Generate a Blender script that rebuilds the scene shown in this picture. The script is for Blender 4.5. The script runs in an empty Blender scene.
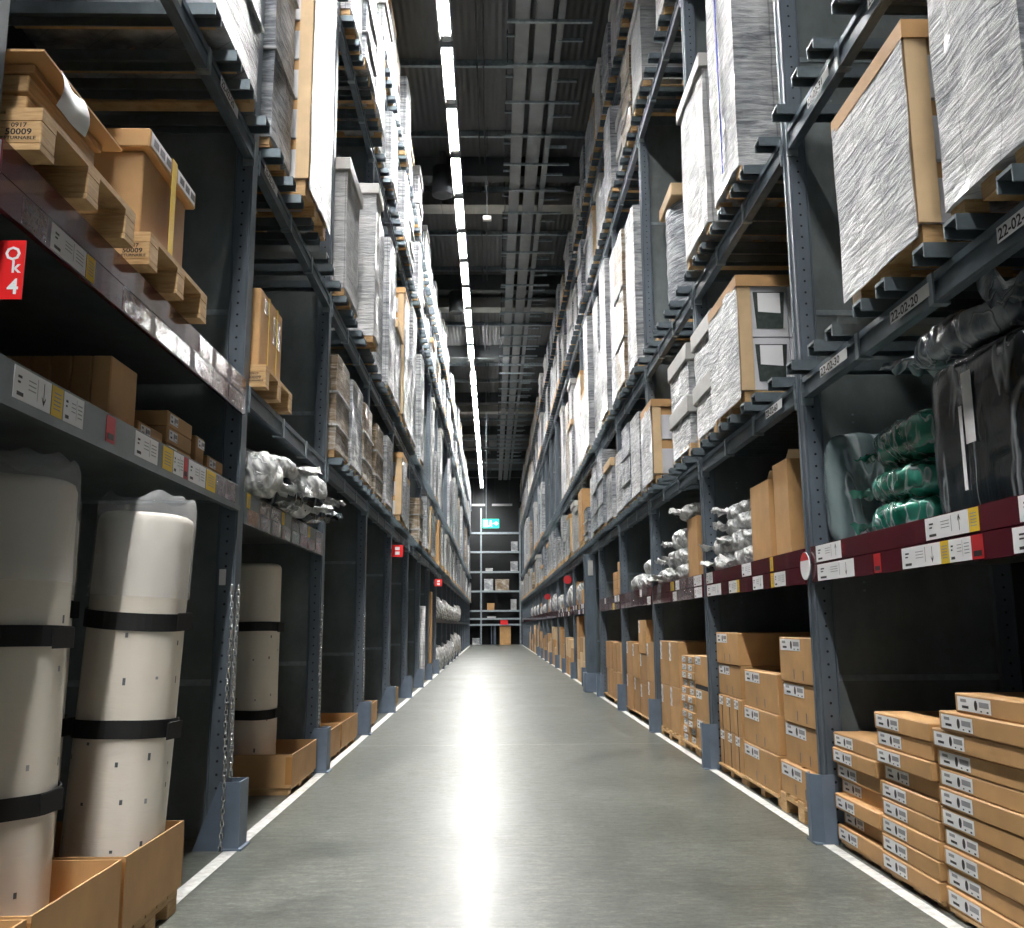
import bpy, math, random
from mathutils import Vector, Matrix, noise
random.seed(7)
SC = bpy.context.scene
COL = SC.collection
PI = math.pi
FX = {'L': -1.55, 'R': 1.95}
SG = {'L': -1, 'R': 1}
SIDE = {'L': 'left', 'R': 'right'}
PITCH = 2.87
def yp(k): return 2.88 + PITCH * k
def fx(s, d): return FX[s] + SG[s] * d
ORD = ['first', 'second', 'third', 'fourth', 'fifth', 'sixth', 'seventh', 'eighth', 'ninth', 'tenth', 'eleventh', 'twelfth',
       'thirteenth', 'fourteenth', 'fifteenth', 'sixteenth', 'seventeenth', 'eighteenth', 'nineteenth', 'twentieth']
ORD += ['twenty-' + o for o in ORD[:9]] + ['thirtieth'] + ['thirty-' + o for o in ORD[:9]] + ['fortieth'] + ['forty-' + o for o in ORD[:9]] + ['fiftieth']

# ------------------------------------------------------------------ materials
class NT:
    def __init__(s, name):
        s.m = bpy.data.materials.new(name); s.m.use_nodes = True
        s.t = s.m.node_tree; s.t.nodes.clear()
        s.out = s.n('ShaderNodeOutputMaterial'); s.b = s.n('ShaderNodeBsdfPrincipled')
        s.l(s.b.outputs[0], s.out.inputs[0])
    def n(s, typ, **kw):
        x = s.t.nodes.new(typ)
        for k, v in kw.items(): setattr(x, k, v)
        return x
    def l(s, a, b): s.t.links.new(a, b)
    def set(s, **kw):
        for k, v in kw.items():
            i = s.b.inputs[k.replace('_', ' ')]
            i.default_value = (*v, 1) if isinstance(v, tuple) and len(v) == 3 else v
        return s
    def coords(s, scale=(1, 1, 1), rot=(0, 0, 0), kind='Object'):
        c = s.n('ShaderNodeTexCoord'); m = s.n('ShaderNodeMapping')
        m.inputs['Scale'].default_value = scale; m.inputs['Rotation'].default_value = rot
        s.l(c.outputs[kind], m.inputs[0]); return m.outputs[0]
    def noise(s, co, scale=5, detail=4, rough=.55, dist=0):
        x = s.n('ShaderNodeTexNoise'); x.inputs['Scale'].default_value = scale
        x.inputs['Detail'].default_value = detail; x.inputs['Roughness'].default_value = rough
        x.inputs['Distortion'].default_value = dist; s.l(co, x.inputs['Vector']); return x.outputs['Fac']
    def ramp(s, fac, stops):
        r = s.n('ShaderNodeValToRGB'); e = r.color_ramp.elements
        while len(e) < len(stops): e.new(.5)
        for q, (p, c) in zip(e, stops): q.position = p; q.color = (*c, 1) if len(c) == 3 else c
        s.l(fac, r.inputs[0]); return r.outputs[0]
    def math(s, op, a, b=None):
        x = s.n('ShaderNodeMath', operation=op)
        for i, v in enumerate((a, b)):
            if v is None: continue
            if isinstance(v, (int, float)): x.inputs[i].default_value = v
            else: s.l(v, x.inputs[i])
        return x.outputs[0]
    def mix(s, fac, a, b, blend='MIX'):
        x = s.n('ShaderNodeMix', data_type='RGBA', blend_type=blend)
        for i, v in ((0, fac), (6, a), (7, b)):
            if isinstance(v, (int, float)): x.inputs[i].default_value = v
            elif isinstance(v, tuple): x.inputs[i].default_value = (*v, 1)
            else: s.l(v, x.inputs[i])
        return x.outputs[2]
    def bump(s, h, strength=.3, dist=.01):
        x = s.n('ShaderNodeBump'); x.inputs['Strength'].default_value = strength
        x.inputs['Distance'].default_value = dist; s.l(h, x.inputs['Height']); s.l(x.outputs[0], s.b.inputs['Normal']); return x
    def rnd(s):
        return s.n('ShaderNodeObjectInfo').outputs['Random']

def simple(name, col, rough=.5, metal=0., var=.15, scale=8, bump=0., coat=0., spec=.5):
    t = NT(name); t.set(Roughness=rough, Metallic=metal)
    t.b.inputs['Coat Weight'].default_value = coat; t.b.inputs['Specular IOR Level'].default_value = spec
    co = t.coords(); f = t.noise(co, scale, 5)
    lo = tuple(c * (1 - var) for c in col); hi = tuple(min(1, c * (1 + var)) for c in col)
    t.l(t.ramp(f, [(.3, lo), (.7, hi)]), t.b.inputs['Base Color'])
    if bump: t.bump(t.noise(co, scale * 4, 4), bump, .004)
    return t.m

M = {}
def mk():
    # rack steel with punched hole rows (local x = 0, every 75 mm)
    for nm, col in (('steel', (.105, .135, .165)), ('post', (.118, .145, .175))):
        t = NT(nm); t.set(Roughness=.42, Metallic=.35)
        co = t.coords(); f = t.noise(t.coords((1, 1, .25)), 9, 5)
        base = t.ramp(f, [(.3, tuple(c * .8 for c in col)), (.7, tuple(c * 1.2 for c in col))])
        if nm == 'post':
            sx = t.n('ShaderNodeSeparateXYZ'); t.l(co, sx.inputs[0])
            fz = t.math('SUBTRACT', t.math('FRACT', t.math('MULTIPLY', sx.outputs[2], 1 / .075)), .5)
            dz = t.math('POWER', t.math('MULTIPLY', fz, .075), 2.); dx = t.math('POWER', sx.outputs[0], 2.)
            hole = t.math('LESS_THAN', t.math('ADD', dz, dx), .0075 ** 2)
            base = t.mix(hole, base, (.004, .005, .006))
        t.l(base, t.b.inputs['Base Color']); M[nm] = t.m
    t = NT('panel'); t.set(Roughness=.40, Metallic=.45)
    f = t.noise(t.coords((1, 1, .6)), 3.2, 6, .65)
    t.l(t.ramp(f, [(.3, (.12, .145, .15)), (.7, (.22, .25, .255))]), t.b.inputs['Base Color'])
    t.bump(f, .12, .01); M['panel'] = t.m
    M['chain'] = simple('bright_steel', (.62, .64, .66), .25, .9, .1, 20)
    M['galv'] = simple('galvanised', (.30, .35, .38), .35, .7, .25, 14)
    M['bar'] = simple('bar_steel', (.14, .175, .20), .38, .55, .2, 10)
    M['guard'] = simple('guard_paint', (.135, .175, .235), .45, .1, .12, 6, .05)
    M['maroon'] = simple('maroon_plastic', (.085, .010, .018), .22, 0, .12, 5, 0, .5)
    M['film_'] = simple('label_sleeve', (.135, .085, .10), .10, 0, .5, 14, .5, .8)
    t = NT('sleeve_glare'); t.set(Roughness=.1); t.b.inputs['Coat Weight'].default_value = .5; f = t.noise(t.coords((1, 1, 1.6)), 16, 4, .6, 1.5)
    t.l(t.ramp(f, [(.35, (.055, .016, .024)), (.55, (.12, .075, .09)), (.68, (.42, .39, .43))]), t.b.inputs['Base Color']); t.bump(f, 1., .03); M['film'] = t.m  # pale tones are glare painted into the sleeve colour
    M['greyrail'] = simple('grey_rail', (.13, .155, .165), .3, .4, .15, 6)
    M['white'] = simple('white_card', (.80, .80, .82), .5, 0, .03, 3)
    M['ink'] = simple('black_ink', (.010, .010, .012), .5, 0, 0, 3)
    M['grey_ink'] = simple('grey_ink', (.28, .28, .30), .5, 0, .1, 30)
    M['yellow'] = simple('yellow_tag', (.75, .50, .02), .45, 0, .05, 3)
    M['red'] = simple('red_tag', (.45, .010, .014), .4, 0, .05, 3)
    M['signred'] = simple('red_sign', (.80, .016, .018), .35, 0, .03, 2)
    # cardboard
    for nm, c in (('card', (.52, .30, .125)), ('card2', (.44, .24, .095)), ('card_light', (.66, .47, .27))):
        t = NT(nm); t.set(Roughness=.62)
        f = t.noise(t.coords((1, 1, 1)), 4, 5); g = t.noise(t.coords((40, 40, 2)), 3, 2)
        a = t.ramp(f, [(.3, tuple(x * .86 for x in c)), (.7, tuple(x * 1.1 for x in c))])
        r = t.math('ADD', t.math('MULTIPLY', t.rnd(), .22), .88)
        h = t.n('ShaderNodeHueSaturation'); t.l(r, h.inputs['Value']); t.l(a, h.inputs['Color'])
        t.l(h.outputs[0], t.b.inputs['Base Color']); t.bump(g, .06, .003); M[nm] = t.m
    M['tape'] = simple('brown_tape', (.40, .20, .07), .2, 0, .1, 6)
    t = NT('wood'); t.set(Roughness=.6)
    g = t.noise(t.coords((3, 3, 30)), 3, 6, .6, .8); g2 = t.noise(t.coords((2, 2, 2)), 2, 3)
    c = t.ramp(g, [(.25, (.36, .20, .08)), (.5, (.58, .38, .18)), (.75, (.70, .50, .27))])
    c = t.mix(t.math('MULTIPLY', g2, .5), c, (.50, .27, .10)); t.l(c, t.b.inputs['Base Color']); t.bump(g, .2, .003); M['wood'] = t.m
    # stretch wrap
    for nm, a, b, c in (('wrap', (.13, .142, .158), (.36, .372, .39), (.70, .71, .72)), ('wrap_grey', (.08, .092, .11), (.22, .24, .27), (.52, .54, .57)),
                        ('wrap_tan', (.14, .095, .05), (.30, .225, .15), (.60, .56, .50)), ('wrap_white', (.30, .305, .31), (.43, .435, .44), (.58, .58, .58))):
        t = NT(nm); t.set(Roughness=.36); t.b.inputs['Coat Weight'].default_value = .06; t.b.inputs['Specular IOR Level'].default_value = .3
        co = t.coords((2.2, 2.2, 15), (.42, .12, 0)); co2 = t.coords((1, 1, 1))
        f = t.noise(co, 2.2, 6, .62, .6); big = t.noise(co2, 2.3, 3, .5)
        v = t.math('ADD', t.math('MULTIPLY', f, .6), t.math('MULTIPLY', big, .4))
        sp = t.n('ShaderNodeSeparateXYZ'); t.l(co2, sp.inputs[0]); cb = t.n('ShaderNodeCombineXYZ')
        t.l(t.math('ADD', sp.outputs[1], t.math('MULTIPLY', sp.outputs[0], .8)), cb.inputs[0]); t.l(sp.outputs[2], cb.inputs[1])
        br = t.n('ShaderNodeTexBrick'); t.l(cb.outputs[0], br.inputs['Vector']); br.offset = .0
        for k_, v_ in (('Scale', 1.), ('Mortar Size', .006), ('Brick Width', .29), ('Row Height', .255), ('Mortar Smooth', .3)): br.inputs[k_].default_value = v_
        br.inputs['Color1'].default_value = (1, 1, 1, 1); br.inputs['Color2'].default_value = (.74, .76, .79, 1); br.inputs['Mortar'].default_value = (.38, .39, .41, 1)
        base = t.ramp(v, [(.36, a), (.48, b), (.62, c)])
        t.l(t.mix(.62, base, br.outputs['Color'], 'MULTIPLY'), t.b.inputs['Base Color'])
        t.bump(f, .75, .03); M[nm] = t.m
    M['boxwhite'] = simple('white_carton', (.60, .60, .64), .55, 0, .06, 3)
    M['lid'] = simple('white_lid', (.44, .435, .42), .45, 0, .08, 5)
    M['printgrey'] = simple('print_grey', (.10, .11, .12), .4, 0, .3, 9)
    M['printgreen'] = simple('print_dark', (.035, .05, .045), .4, 0, .5, 25)
    # mattress ticking
    t = NT('ticking'); t.set(Roughness=.55); co = t.coords((1, 1, .35))
    f = t.noise(co, 3, 5); t.l(t.ramp(f, [(.3, (.70, .64, .55)), (.7, (.82, .77, .69))]), t.b.inputs['Base Color'])
    g = t.noise(t.coords((1.2, 1.2, 5), (.5, .2, 0)), 4, 5, .6, .5); t.bump(g, .18, .015)
    t.b.inputs['Coat Weight'].default_value = .35; t.b.inputs['Coat Roughness'].default_value = .2; M['tick'] = t.m
    M['strap'] = simple('black_strap', (.006, .006, .007), .7, 0, .1, 20)
    def bag(nm, lo, hi, rough=.16, bs=.9, dist=.05, scale=3., st=(1, 1, .7), crease_glint=0., coat=.5):
        t = NT(nm); t.set(Roughness=rough); t.b.inputs['Coat Weight'].default_value = coat
        co = t.coords(st, (.3, .4, .2) if st[2] > .5 else (.06, .04, 0)); f = t.noise(co, scale, 5, .6, 1.2)
        w = t.n('ShaderNodeTexWave'); w.inputs['Scale'].default_value = scale * .8; w.inputs['Distortion'].default_value = 9
        w.inputs['Detail'].default_value = 3; t.l(co, w.inputs['Vector'])
        v = t.math('ADD', t.math('MULTIPLY', f, .65), t.math('MULTIPLY', w.outputs['Fac'], .35))
        c = t.ramp(v, [(.38, lo), (.62, hi)])
        if crease_glint:
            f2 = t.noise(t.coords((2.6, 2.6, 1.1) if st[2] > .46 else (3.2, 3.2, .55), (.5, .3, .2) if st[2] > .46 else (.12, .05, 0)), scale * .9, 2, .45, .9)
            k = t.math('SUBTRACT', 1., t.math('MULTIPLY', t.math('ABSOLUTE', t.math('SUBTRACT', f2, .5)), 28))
            k = t.math('MULTIPLY', t.math('MAXIMUM', k, 0.), crease_glint); c = t.mix(k, c, (.62, .66, .70))  # pale lines: highlights on the plastic, painted into the colour
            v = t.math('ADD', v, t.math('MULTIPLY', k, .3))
        t.l(c, t.b.inputs['Base Color']); t.bump(v, bs, dist); M[nm] = t.m
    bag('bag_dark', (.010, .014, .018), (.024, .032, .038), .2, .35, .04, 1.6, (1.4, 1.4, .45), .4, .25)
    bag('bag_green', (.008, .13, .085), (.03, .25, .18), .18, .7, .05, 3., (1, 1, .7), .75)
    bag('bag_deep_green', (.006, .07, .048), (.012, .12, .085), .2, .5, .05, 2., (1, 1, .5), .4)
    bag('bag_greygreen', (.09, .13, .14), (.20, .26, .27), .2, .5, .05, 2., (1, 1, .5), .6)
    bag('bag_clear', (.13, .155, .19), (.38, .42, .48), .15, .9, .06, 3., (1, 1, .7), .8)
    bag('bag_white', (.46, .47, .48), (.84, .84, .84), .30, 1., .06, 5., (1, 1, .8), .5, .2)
    t = NT('clear_film'); t.set(Roughness=.12, Base_Color=(.85, .87, .9)); t.b.inputs['Alpha'].default_value = .28
    f = t.noise(t.coords((1, 1, .5)), 9, 4, .6, 1); t.bump(f, .9, .03); M['film_clear'] = t.m
    # concrete floor
    t = NT('concrete'); co = t.coords()
    a = t.noise(co, .8, 8, .68, .4); b = t.noise(t.coords((.7, 1.3, 1)), 11, 8, .72); c = t.noise(t.coords((1, .16, 1)), 2.0, 5, .65)
    v = t.math('ADD', t.math('MULTIPLY', a, .34), t.math('ADD', t.math('MULTIPLY', b, .38), t.math('MULTIPLY', t.noise(co, 46, 6, .8), .28)))
    col = t.ramp(v, [(.40, (.075, .083, .072)), (.5, (.15, .16, .142)), (.60, (.25, .255, .232))])
    sx = t.n('ShaderNodeSeparateXYZ'); t.l(co, sx.inputs[0])
    j = t.math('ABSOLUTE', t.math('SUBTRACT', t.math('FRACT', t.math('MULTIPLY', t.math('SUBTRACT', sx.outputs[1], 5.2), 1 / 10.4)), .5))
    jl = t.math('LESS_THAN', j, .0013); col = t.mix(jl, col, (.34, .33, .30))
    scr = t.noise(t.coords((4, .7, 1), (0, 0, .5)), 6, 8, .75, 1.5)
    sc2 = t.math('GREATER_THAN', scr, .715); col = t.mix(t.math('MULTIPLY', sc2, .35), col, (.34, .34, .31))
    fine = t.noise(t.coords((.5, 1.6, 1), (0, 0, .12)), 13, 8, .8); grit = t.noise(co, 34, 5, .8)
    k = t.ramp(t.math('ADD', t.math('MULTIPLY', fine, .6), t.math('MULTIPLY', grit, .4)), [(.40, (.42, .42, .41)), (.5, (.70, .70, .70)), (.60, (1.05, 1.05, 1.02))])
    col = t.mix(1., col, k, 'MULTIPLY')
    t.l(col, t.b.inputs['Base Color'])
    t.b.inputs['Coat Weight'].default_value = .07; t.b.inputs['Coat Roughness'].default_value = .17
    t.l(t.ramp(v, [(.36, (.27,) * 3), (.63, (.46,) * 3)]), t.b.inputs['Roughness'])
    t.l(t.ramp(v, [(.40, (.26,) * 3), (.60, (.07,) * 3)]), t.b.inputs['Specular IOR Level'])
    t.bump(t.math('ADD', t.math('MULTIPLY', b, .6), t.math('MULTIPLY', c, .4)), .2, .012); M['floor'] = t.m
    M['line'] = simple('line_paint', (.66, .66, .64), .5, 0, .25, 20)
    # ceiling deck: trapezoidal ribs along the aisle
    t = NT('ceiling_deck'); t.set(Roughness=.5, Metallic=.2)
    w = t.n('ShaderNodeTexWave', wave_type='BANDS', bands_direction='X'); w.inputs['Scale'].default_value = 2.6
    t.l(t.coords(), w.inputs['Vector'])
    t.l(t.ramp(t.noise(t.coords((1, .3, 1)), 1.5, 4), [(.3, (.075, .078, .08)), (.7, (.115, .118, .12))]), t.b.inputs['Base Color'])
    t.bump(w.outputs['Fac'], .25, .04); M['ceil'] = t.m
    M['darksteel'] = simple('dark_steel', (.06, .065, .07), .45, .4, .15, 4)
    M['tray'] = simple('tray_metal', (.26, .27, .28), .4, .5, .1, 3)
    M['duct'] = simple('duct_metal', (.42, .41, .38), .35, .7, .2, 2, .1)
    M['dark'] = simple('dark_wall', (.018, .020, .022), .7, 0, .2, 1)
    M['lamp_metal'] = simple('lamp_housing', (.35, .36, .37), .4, .3, .1, 5)
    t = NT('lamp_glow'); t.set(Base_Color=(.9, .9, .9)); t.b.inputs['Emission Color'].default_value = (1., .985, .95, 1)
    t.b.inputs['Emission Strength'].default_value = LAMP; M['glow'] = t.m
    t = NT('exit_green'); t.set(Base_Color=(.0, .3, .2)); t.b.inputs['Emission Color'].default_value = (.02, .75, .50, 1)
    t.b.inputs['Emission Strength'].default_value = 1.; M['exitg'] = t.m
    t = NT('exit_white'); t.set(Base_Color=(.8, .9, .9)); t.b.inputs['Emission Color'].default_value = (.75, 1, .95, 1)
    t.b.inputs['Emission Strength'].default_value = 1.2; M['exitw'] = t.m
LAMP = 150.
mk()

# ------------------------------------------------------------------ mesh helpers
class MB:
    def __init__(s): s.v = []; s.f = []; s.m = []; s.sm = []
    def add(s, vs, fs, m=0, smooth=False):
        o = len(s.v); s.v += [tuple(v) for v in vs]
        for f in fs: s.f.append(tuple(i + o for i in f)); s.m.append(m); s.sm.append(smooth)
        return s
    def box(s, x0, x1, y0, y1, z0, z1, m=0, c=0.):
        if x0 > x1: x0, x1 = x1, x0
        if y0 > y1: y0, y1 = y1, y0
        if c <= 0:
            vs = [(x, y, z) for x in (x0, x1) for y in (y0, y1) for z in (z0, z1)]
            return s.add(vs, [(0, 1, 3, 2), (4, 6, 7, 5), (0, 4, 5, 1), (2, 3, 7, 6), (0, 2, 6, 4), (1, 5, 7, 3)], m)
        c = min(c, (x1 - x0) / 2.01, (y1 - y0) / 2.01, (z1 - z0) / 2.01)
        X = (x0, x1); Y = (y0, y1); Z = (z0, z1); vs = []; idx = {}
        for i in (0, 1):
            for j in (0, 1):
                for k in (0, 1):
                    ix = X[i] + (c if i == 0 else -c); iy = Y[j] + (c if j == 0 else -c); iz = Z[k] + (c if k == 0 else -c)
                    for a, p in enumerate(((X[i], iy, iz), (ix, Y[j], iz), (ix, iy, Z[k]))):
                        idx[i, j, k, a] = len(vs); vs.append(p)
        fs = []
        g = lambda i, j, k, a: idx[i, j, k, a]
        for i in (0, 1):
            q = [g(i, 0, 0, 0), g(i, 1, 0, 0), g(i, 1, 1, 0), g(i, 0, 1, 0)]; fs.append(q if i else q[::-1])
            q = [g(0, i, 0, 1), g(1, i, 0, 1), g(1, i, 1, 1), g(0, i, 1, 1)]; fs.append(q[::-1] if i else q)
            q = [g(0, 0, i, 2), g(1, 0, i, 2), g(1, 1, i, 2), g(0, 1, i, 2)]; fs.append(q if i else q[::-1])
        for a in (0, 1):
            for b in (0, 1):
                fs.append([g(a, b, 0, 0), g(a, b, 1, 0), g(a, b, 1, 1), g(a, b, 0, 1)])
                fs.append([g(a, 0, b, 0), g(a, 1, b, 0), g(a, 1, b, 2), g(a, 0, b, 2)])
                fs.append([g(0, a, b, 1), g(1, a, b, 1), g(1, a, b, 2), g(0, a, b, 2)])
        for i in (0, 1):
            for j in (0, 1):
                for k in (0, 1): fs.append([g(i, j, k, 0), g(i, j, k, 1), g(i, j, k, 2)])
        return s.add(vs, fs, m)
    def poly(s, pts, m=0): return s.add(pts, [tuple(range(len(pts)))], m)
    def prism(s, pts, off, m=0):
        n = len(pts); o = Vector(off); a = [Vector(p) for p in pts]; vs = a + [p + o for p in a]
        return s.add(vs, [tuple(range(n))[::-1], tuple(range(n, 2 * n))] + [(i, (i + 1) % n, n + (i + 1) % n, n + i) for i in range(n)], m)
    def tube(s, pts, r, n=8, m=0, cap=True, smooth=True):
        pts = [Vector(p) for p in pts]; rings = []; fs = []; vs = []
        for i, p in enumerate(pts):
            d = (pts[min(i + 1, len(pts) - 1)] - pts[max(i - 1, 0)]).normalized()
            up = Vector((0, 0, 1)) if abs(d.z) < .9 else Vector((1, 0, 0))
            a = d.cross(up).normalized(); b = d.cross(a); rr = r[i] if isinstance(r, (list, tuple)) else r
            for k in range(n):
                t = 2 * PI * k / n; vs.append(p + a * math.cos(t) * rr + b * math.sin(t) * rr)
        for i in range(len(pts) - 1):
            for k in range(n): fs.append((i * n + k, i * n + (k + 1) % n, (i + 1) * n + (k + 1) % n, (i + 1) * n + k))
        s.add(vs, fs, m, smooth)
        if cap: s.add(vs[:n], [tuple(range(n))], m); s.add(vs[-n:], [tuple(range(n))[::-1]], m)
        return s
    def lathe(s, prof, n=24, m=0, cx=0, cy=0, mod=None, smooth=True):
        vs = []; fs = []
        for r, z in prof:
            for k in range(n):
                t = 2 * PI * k / n; q = r * (mod(t, z) if mod else 1); vs.append((cx + q * math.cos(t), cy + q * math.sin(t), z))
        for i in range(len(prof) - 1):
            for k in range(n): fs.append((i * n + k, i * n + (k + 1) % n, (i + 1) * n + (k + 1) % n, (i + 1) * n + k))
        return s.add(vs, fs, m, smooth)
    def lump(s, dx, dy, dz, seed=0, p=4., amp=.03, n=12, m=0, fr=3., z0=True):
        """superellipsoid cushion with creased, crumpled surface, base at z = 0"""
        idx = {}; vs = []; fs = []; so = Vector((seed * 7.3, seed * 3.1, seed * 5.7))
        def vid(i, j, k):
            if (i, j, k) in idx: return idx[i, j, k]
            u = Vector((2 * i / n - 1, 2 * j / n - 1, 2 * k / n - 1))
            u = Vector([math.sin(c * PI / 4) / math.sin(PI / 4) for c in u])
            L = (abs(u.x) ** p + abs(u.y) ** p + abs(u.z) ** p) ** (1 / p)
            u /= L
            q = Vector((u.x * dx / 2, u.y * dy / 2, u.z * dz / 2))
            w = noise.noise(q * fr + so) * .6 + (1 - 2 * abs(noise.noise(q * fr * 2.1 + so * 1.7))) * .5 + noise.noise(q * fr * 5 + so) * .25
            q += u.normalized() * w * amp
            if k == 0 or u.z < -.9: q.z = max(q.z, -dz / 2)
            q.z = max(q.z, -dz / 2) + dz / 2
            idx[i, j, k] = len(vs); vs.append(q); return idx[i, j, k]
        for a in range(n):
            for b in range(n):
                for side in (0, n):
                    f1 = [vid(side, a, b), vid(side, a + 1, b), vid(side, a + 1, b + 1), vid(side, a, b + 1)]
                    f2 = [vid(a, side, b), vid(a + 1, side, b), vid(a + 1, side, b + 1), vid(a, side, b + 1)]
                    f3 = [vid(a, b, side), vid(a + 1, b, side), vid(a + 1, b + 1, side), vid(a, b + 1, side)]
                    fs += [f1 if side else f1[::-1], f2[::-1] if side else f2, f3 if side else f3[::-1]]
        return s.add(vs, fs, m, True)
    def wrapbox(s, dx, dy, z0, z1, seed=0, amp=.012, m=0, nx=5, ny=6, nz=12):
        """box with softly pulled-in, uneven film surface"""
        idx = {}; vs = []; fs = []; so = Vector((seed * 3.7, seed * 9.1, seed * 2.3)); N = (nx, ny, nz); D = (dx, dy, z1 - z0)
        def vid(*t):
            if t in idx: return idx[t]
            u = [2 * a / b - 1 for a, b in zip(t, N)]; e = [abs(abs(a) - 1) < 1e-6 for a in u]
            q = Vector((u[0] * dx / 2, u[1] * dy / 2, z0 + (u[2] + 1) / 2 * (z1 - z0)))
            k = noise.noise(q * 2.6 + so) + .6 * noise.noise(q * 6 + so)
            if sum(e) == 1:
                for a in range(3):
                    if e[a]: q[a] += (k * amp - amp * .6) * (1 if u[a] > 0 else -1)
            elif e[0] and e[1]:
                q.x -= math.copysign(.012 + k * amp * .4, u[0]); q.y -= math.copysign(.012 + k * amp * .4, u[1])
            idx[t] = len(vs); vs.append(q); return idx[t]
        def grid(na, nb, fn, flip):
            for a in range(na):
                for b in range(nb):
                    q = [fn(a, b), fn(a + 1, b), fn(a + 1, b + 1), fn(a, b + 1)]; fs.append(q[::-1] if flip else q)
        for k in (0, 1):
            grid(ny, nz, lambda a, b: vid(k * nx, a, b), not k); grid(nx, nz, lambda a, b: vid(a, k * ny, b), bool(k)); grid(nx, ny, lambda a, b: vid(a, b, k * nz), not k)
        return s.add(vs, fs, m, False)
    def text(s, txt, size, mat4, m=0, align='LEFT', sx=1.):
        cu = bpy.data.curves.new('t', 'FONT'); cu.body = txt; cu.size = size; cu.align_x = align; cu.resolution_u = 2; cu.offset = size * .022
        o = bpy.data.objects.new('t', cu); COL.objects.link(o); bpy.context.view_layer.update()
        me = bpy.data.meshes.new_from_object(o.evaluated_get(bpy.context.evaluated_depsgraph_get()))
        s.add([mat4 @ Vector((v.co.x * sx, v.co.y, v.co.z)) for v in me.vertices], [tuple(p.vertices) for p in me.polygons], m)
        bpy.data.objects.remove(o); bpy.data.curves.remove(cu); bpy.data.meshes.remove(me); return s
    def mesh(s, name, mats):
        me = bpy.data.meshes.new(name); me.from_pydata(s.v, [], s.f); me.validate(); me.update()
        for x in mats: me.materials.append(M[x])
        if len(me.polygons) == len(s.f):
            me.polygons.foreach_set('material_index', s.m); me.polygons.foreach_set('use_smooth', s.sm)
        return me
    def build(s, name, mats, parent=None, loc=(0, 0, 0)):
        if isinstance(mats, str): mats = (mats,)
        o = bpy.data.objects.new(name, s.mesh(name, mats)); COL.objects.link(o); o.location = loc
        if parent is not None: o.parent = parent
        return o

LABELS = {}
def tag(o, label=None, cat=None, group=None, kind=None):
    if label:
        if label in LABELS and not group: print('DUP LABEL', label)
        LABELS[label] = 1; o['label'] = label
    if cat: o['category'] = cat
    if group: o['group'] = group
    if kind: o['kind'] = kind
    return o
def thing(name, label, cat, loc=(0, 0, 0), rz=0., group=None):
    o = bpy.data.objects.new(name, None); COL.objects.link(o); o.empty_display_size = .1
    o.location = loc; o.rotation_euler = (0, 0, rz); return tag(o, label, cat, group)
def copy_tree(o, parent=None):
    c = o.copy(); COL.objects.link(c)
    if parent is not None: c.parent = parent; c.matrix_parent_inverse = o.matrix_parent_inverse
    for ch in list(o.children): copy_tree(ch, c)
    return c
def dup(o, loc, rz, label, group=None):
    c = copy_tree(o); c.location = loc; c.rotation_euler = (0, 0, rz); c['label'] = label; LABELS[label] = 1
    if group: c['group'] = group
    return c
def facemat(side, x, y, z):
    """text frame lying on an aisle-facing plane: local x runs in reading direction, local y up"""
    r = Vector((0, -1, 0)) if side == 'R' else Vector((0, 1, 0)); u = Vector((0, 0, 1)); n = r.cross(u)
    m = Matrix((r, u, n)).transposed().to_4x4(); m.translation = Vector((x, y, z)); return m

# ------------------------------------------------------------------ setting
def struct(o): o['kind'] = 'structure'; return o
YE = 66.
struct(MB().add([(-3.2, -17, 0), (3.6, -17, 0), (3.6, YE, 0), (-3.2, YE, 0)], [(0, 1, 2, 3)]).build('floor', 'floor'))
struct(MB().box(-3.3, 3.7, -17, YE, 11.62, 11.8).build('ceiling', 'ceil'))
struct(MB().box(-3.3, -3.2, -17, YE, 0, 11.62).build('dark_backing_left', 'dark'))  # near-black sheet added for the unlit space behind the left racks
struct(MB().box(3.6, 3.7, -17, YE, 0, 11.62).build('dark_backing_right', 'dark'))  # same added dark sheet behind the right racks
struct(MB().box(-3.3, 3.7, YE, YE + .1, 0, 11.62).build('wall_end', 'dark'))
struct(MB().box(-1.53, -1.455, .5, 62, .0005, .002).build('floor_line', 'line'))
struct(MB().box(1.89, 1.955, .5, 62, .0005, .002).build('floor_line', 'line'))
for y in (5.2, 12.4, 19.6, 26.8, 34., 41.2, 48.4, 55.6, 62.8):
    struct(MB().box(-3.2, 3.6, y, y + .3, 11.15, 11.62, 0, .01).build('ceiling_beam', 'darksteel'))
y = 8.3
while y < 64:
    if all(abs(y - g) > .6 for g in (12.4, 19.6, 26.8, 34., 41.2, 48.4, 55.6, 62.8)):
        struct(MB().box(-3.2, 3.6, y, y + .07, 11.5, 11.62).build('ceiling_purlin_beam', 'galv'))
    y += 2.55

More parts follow.
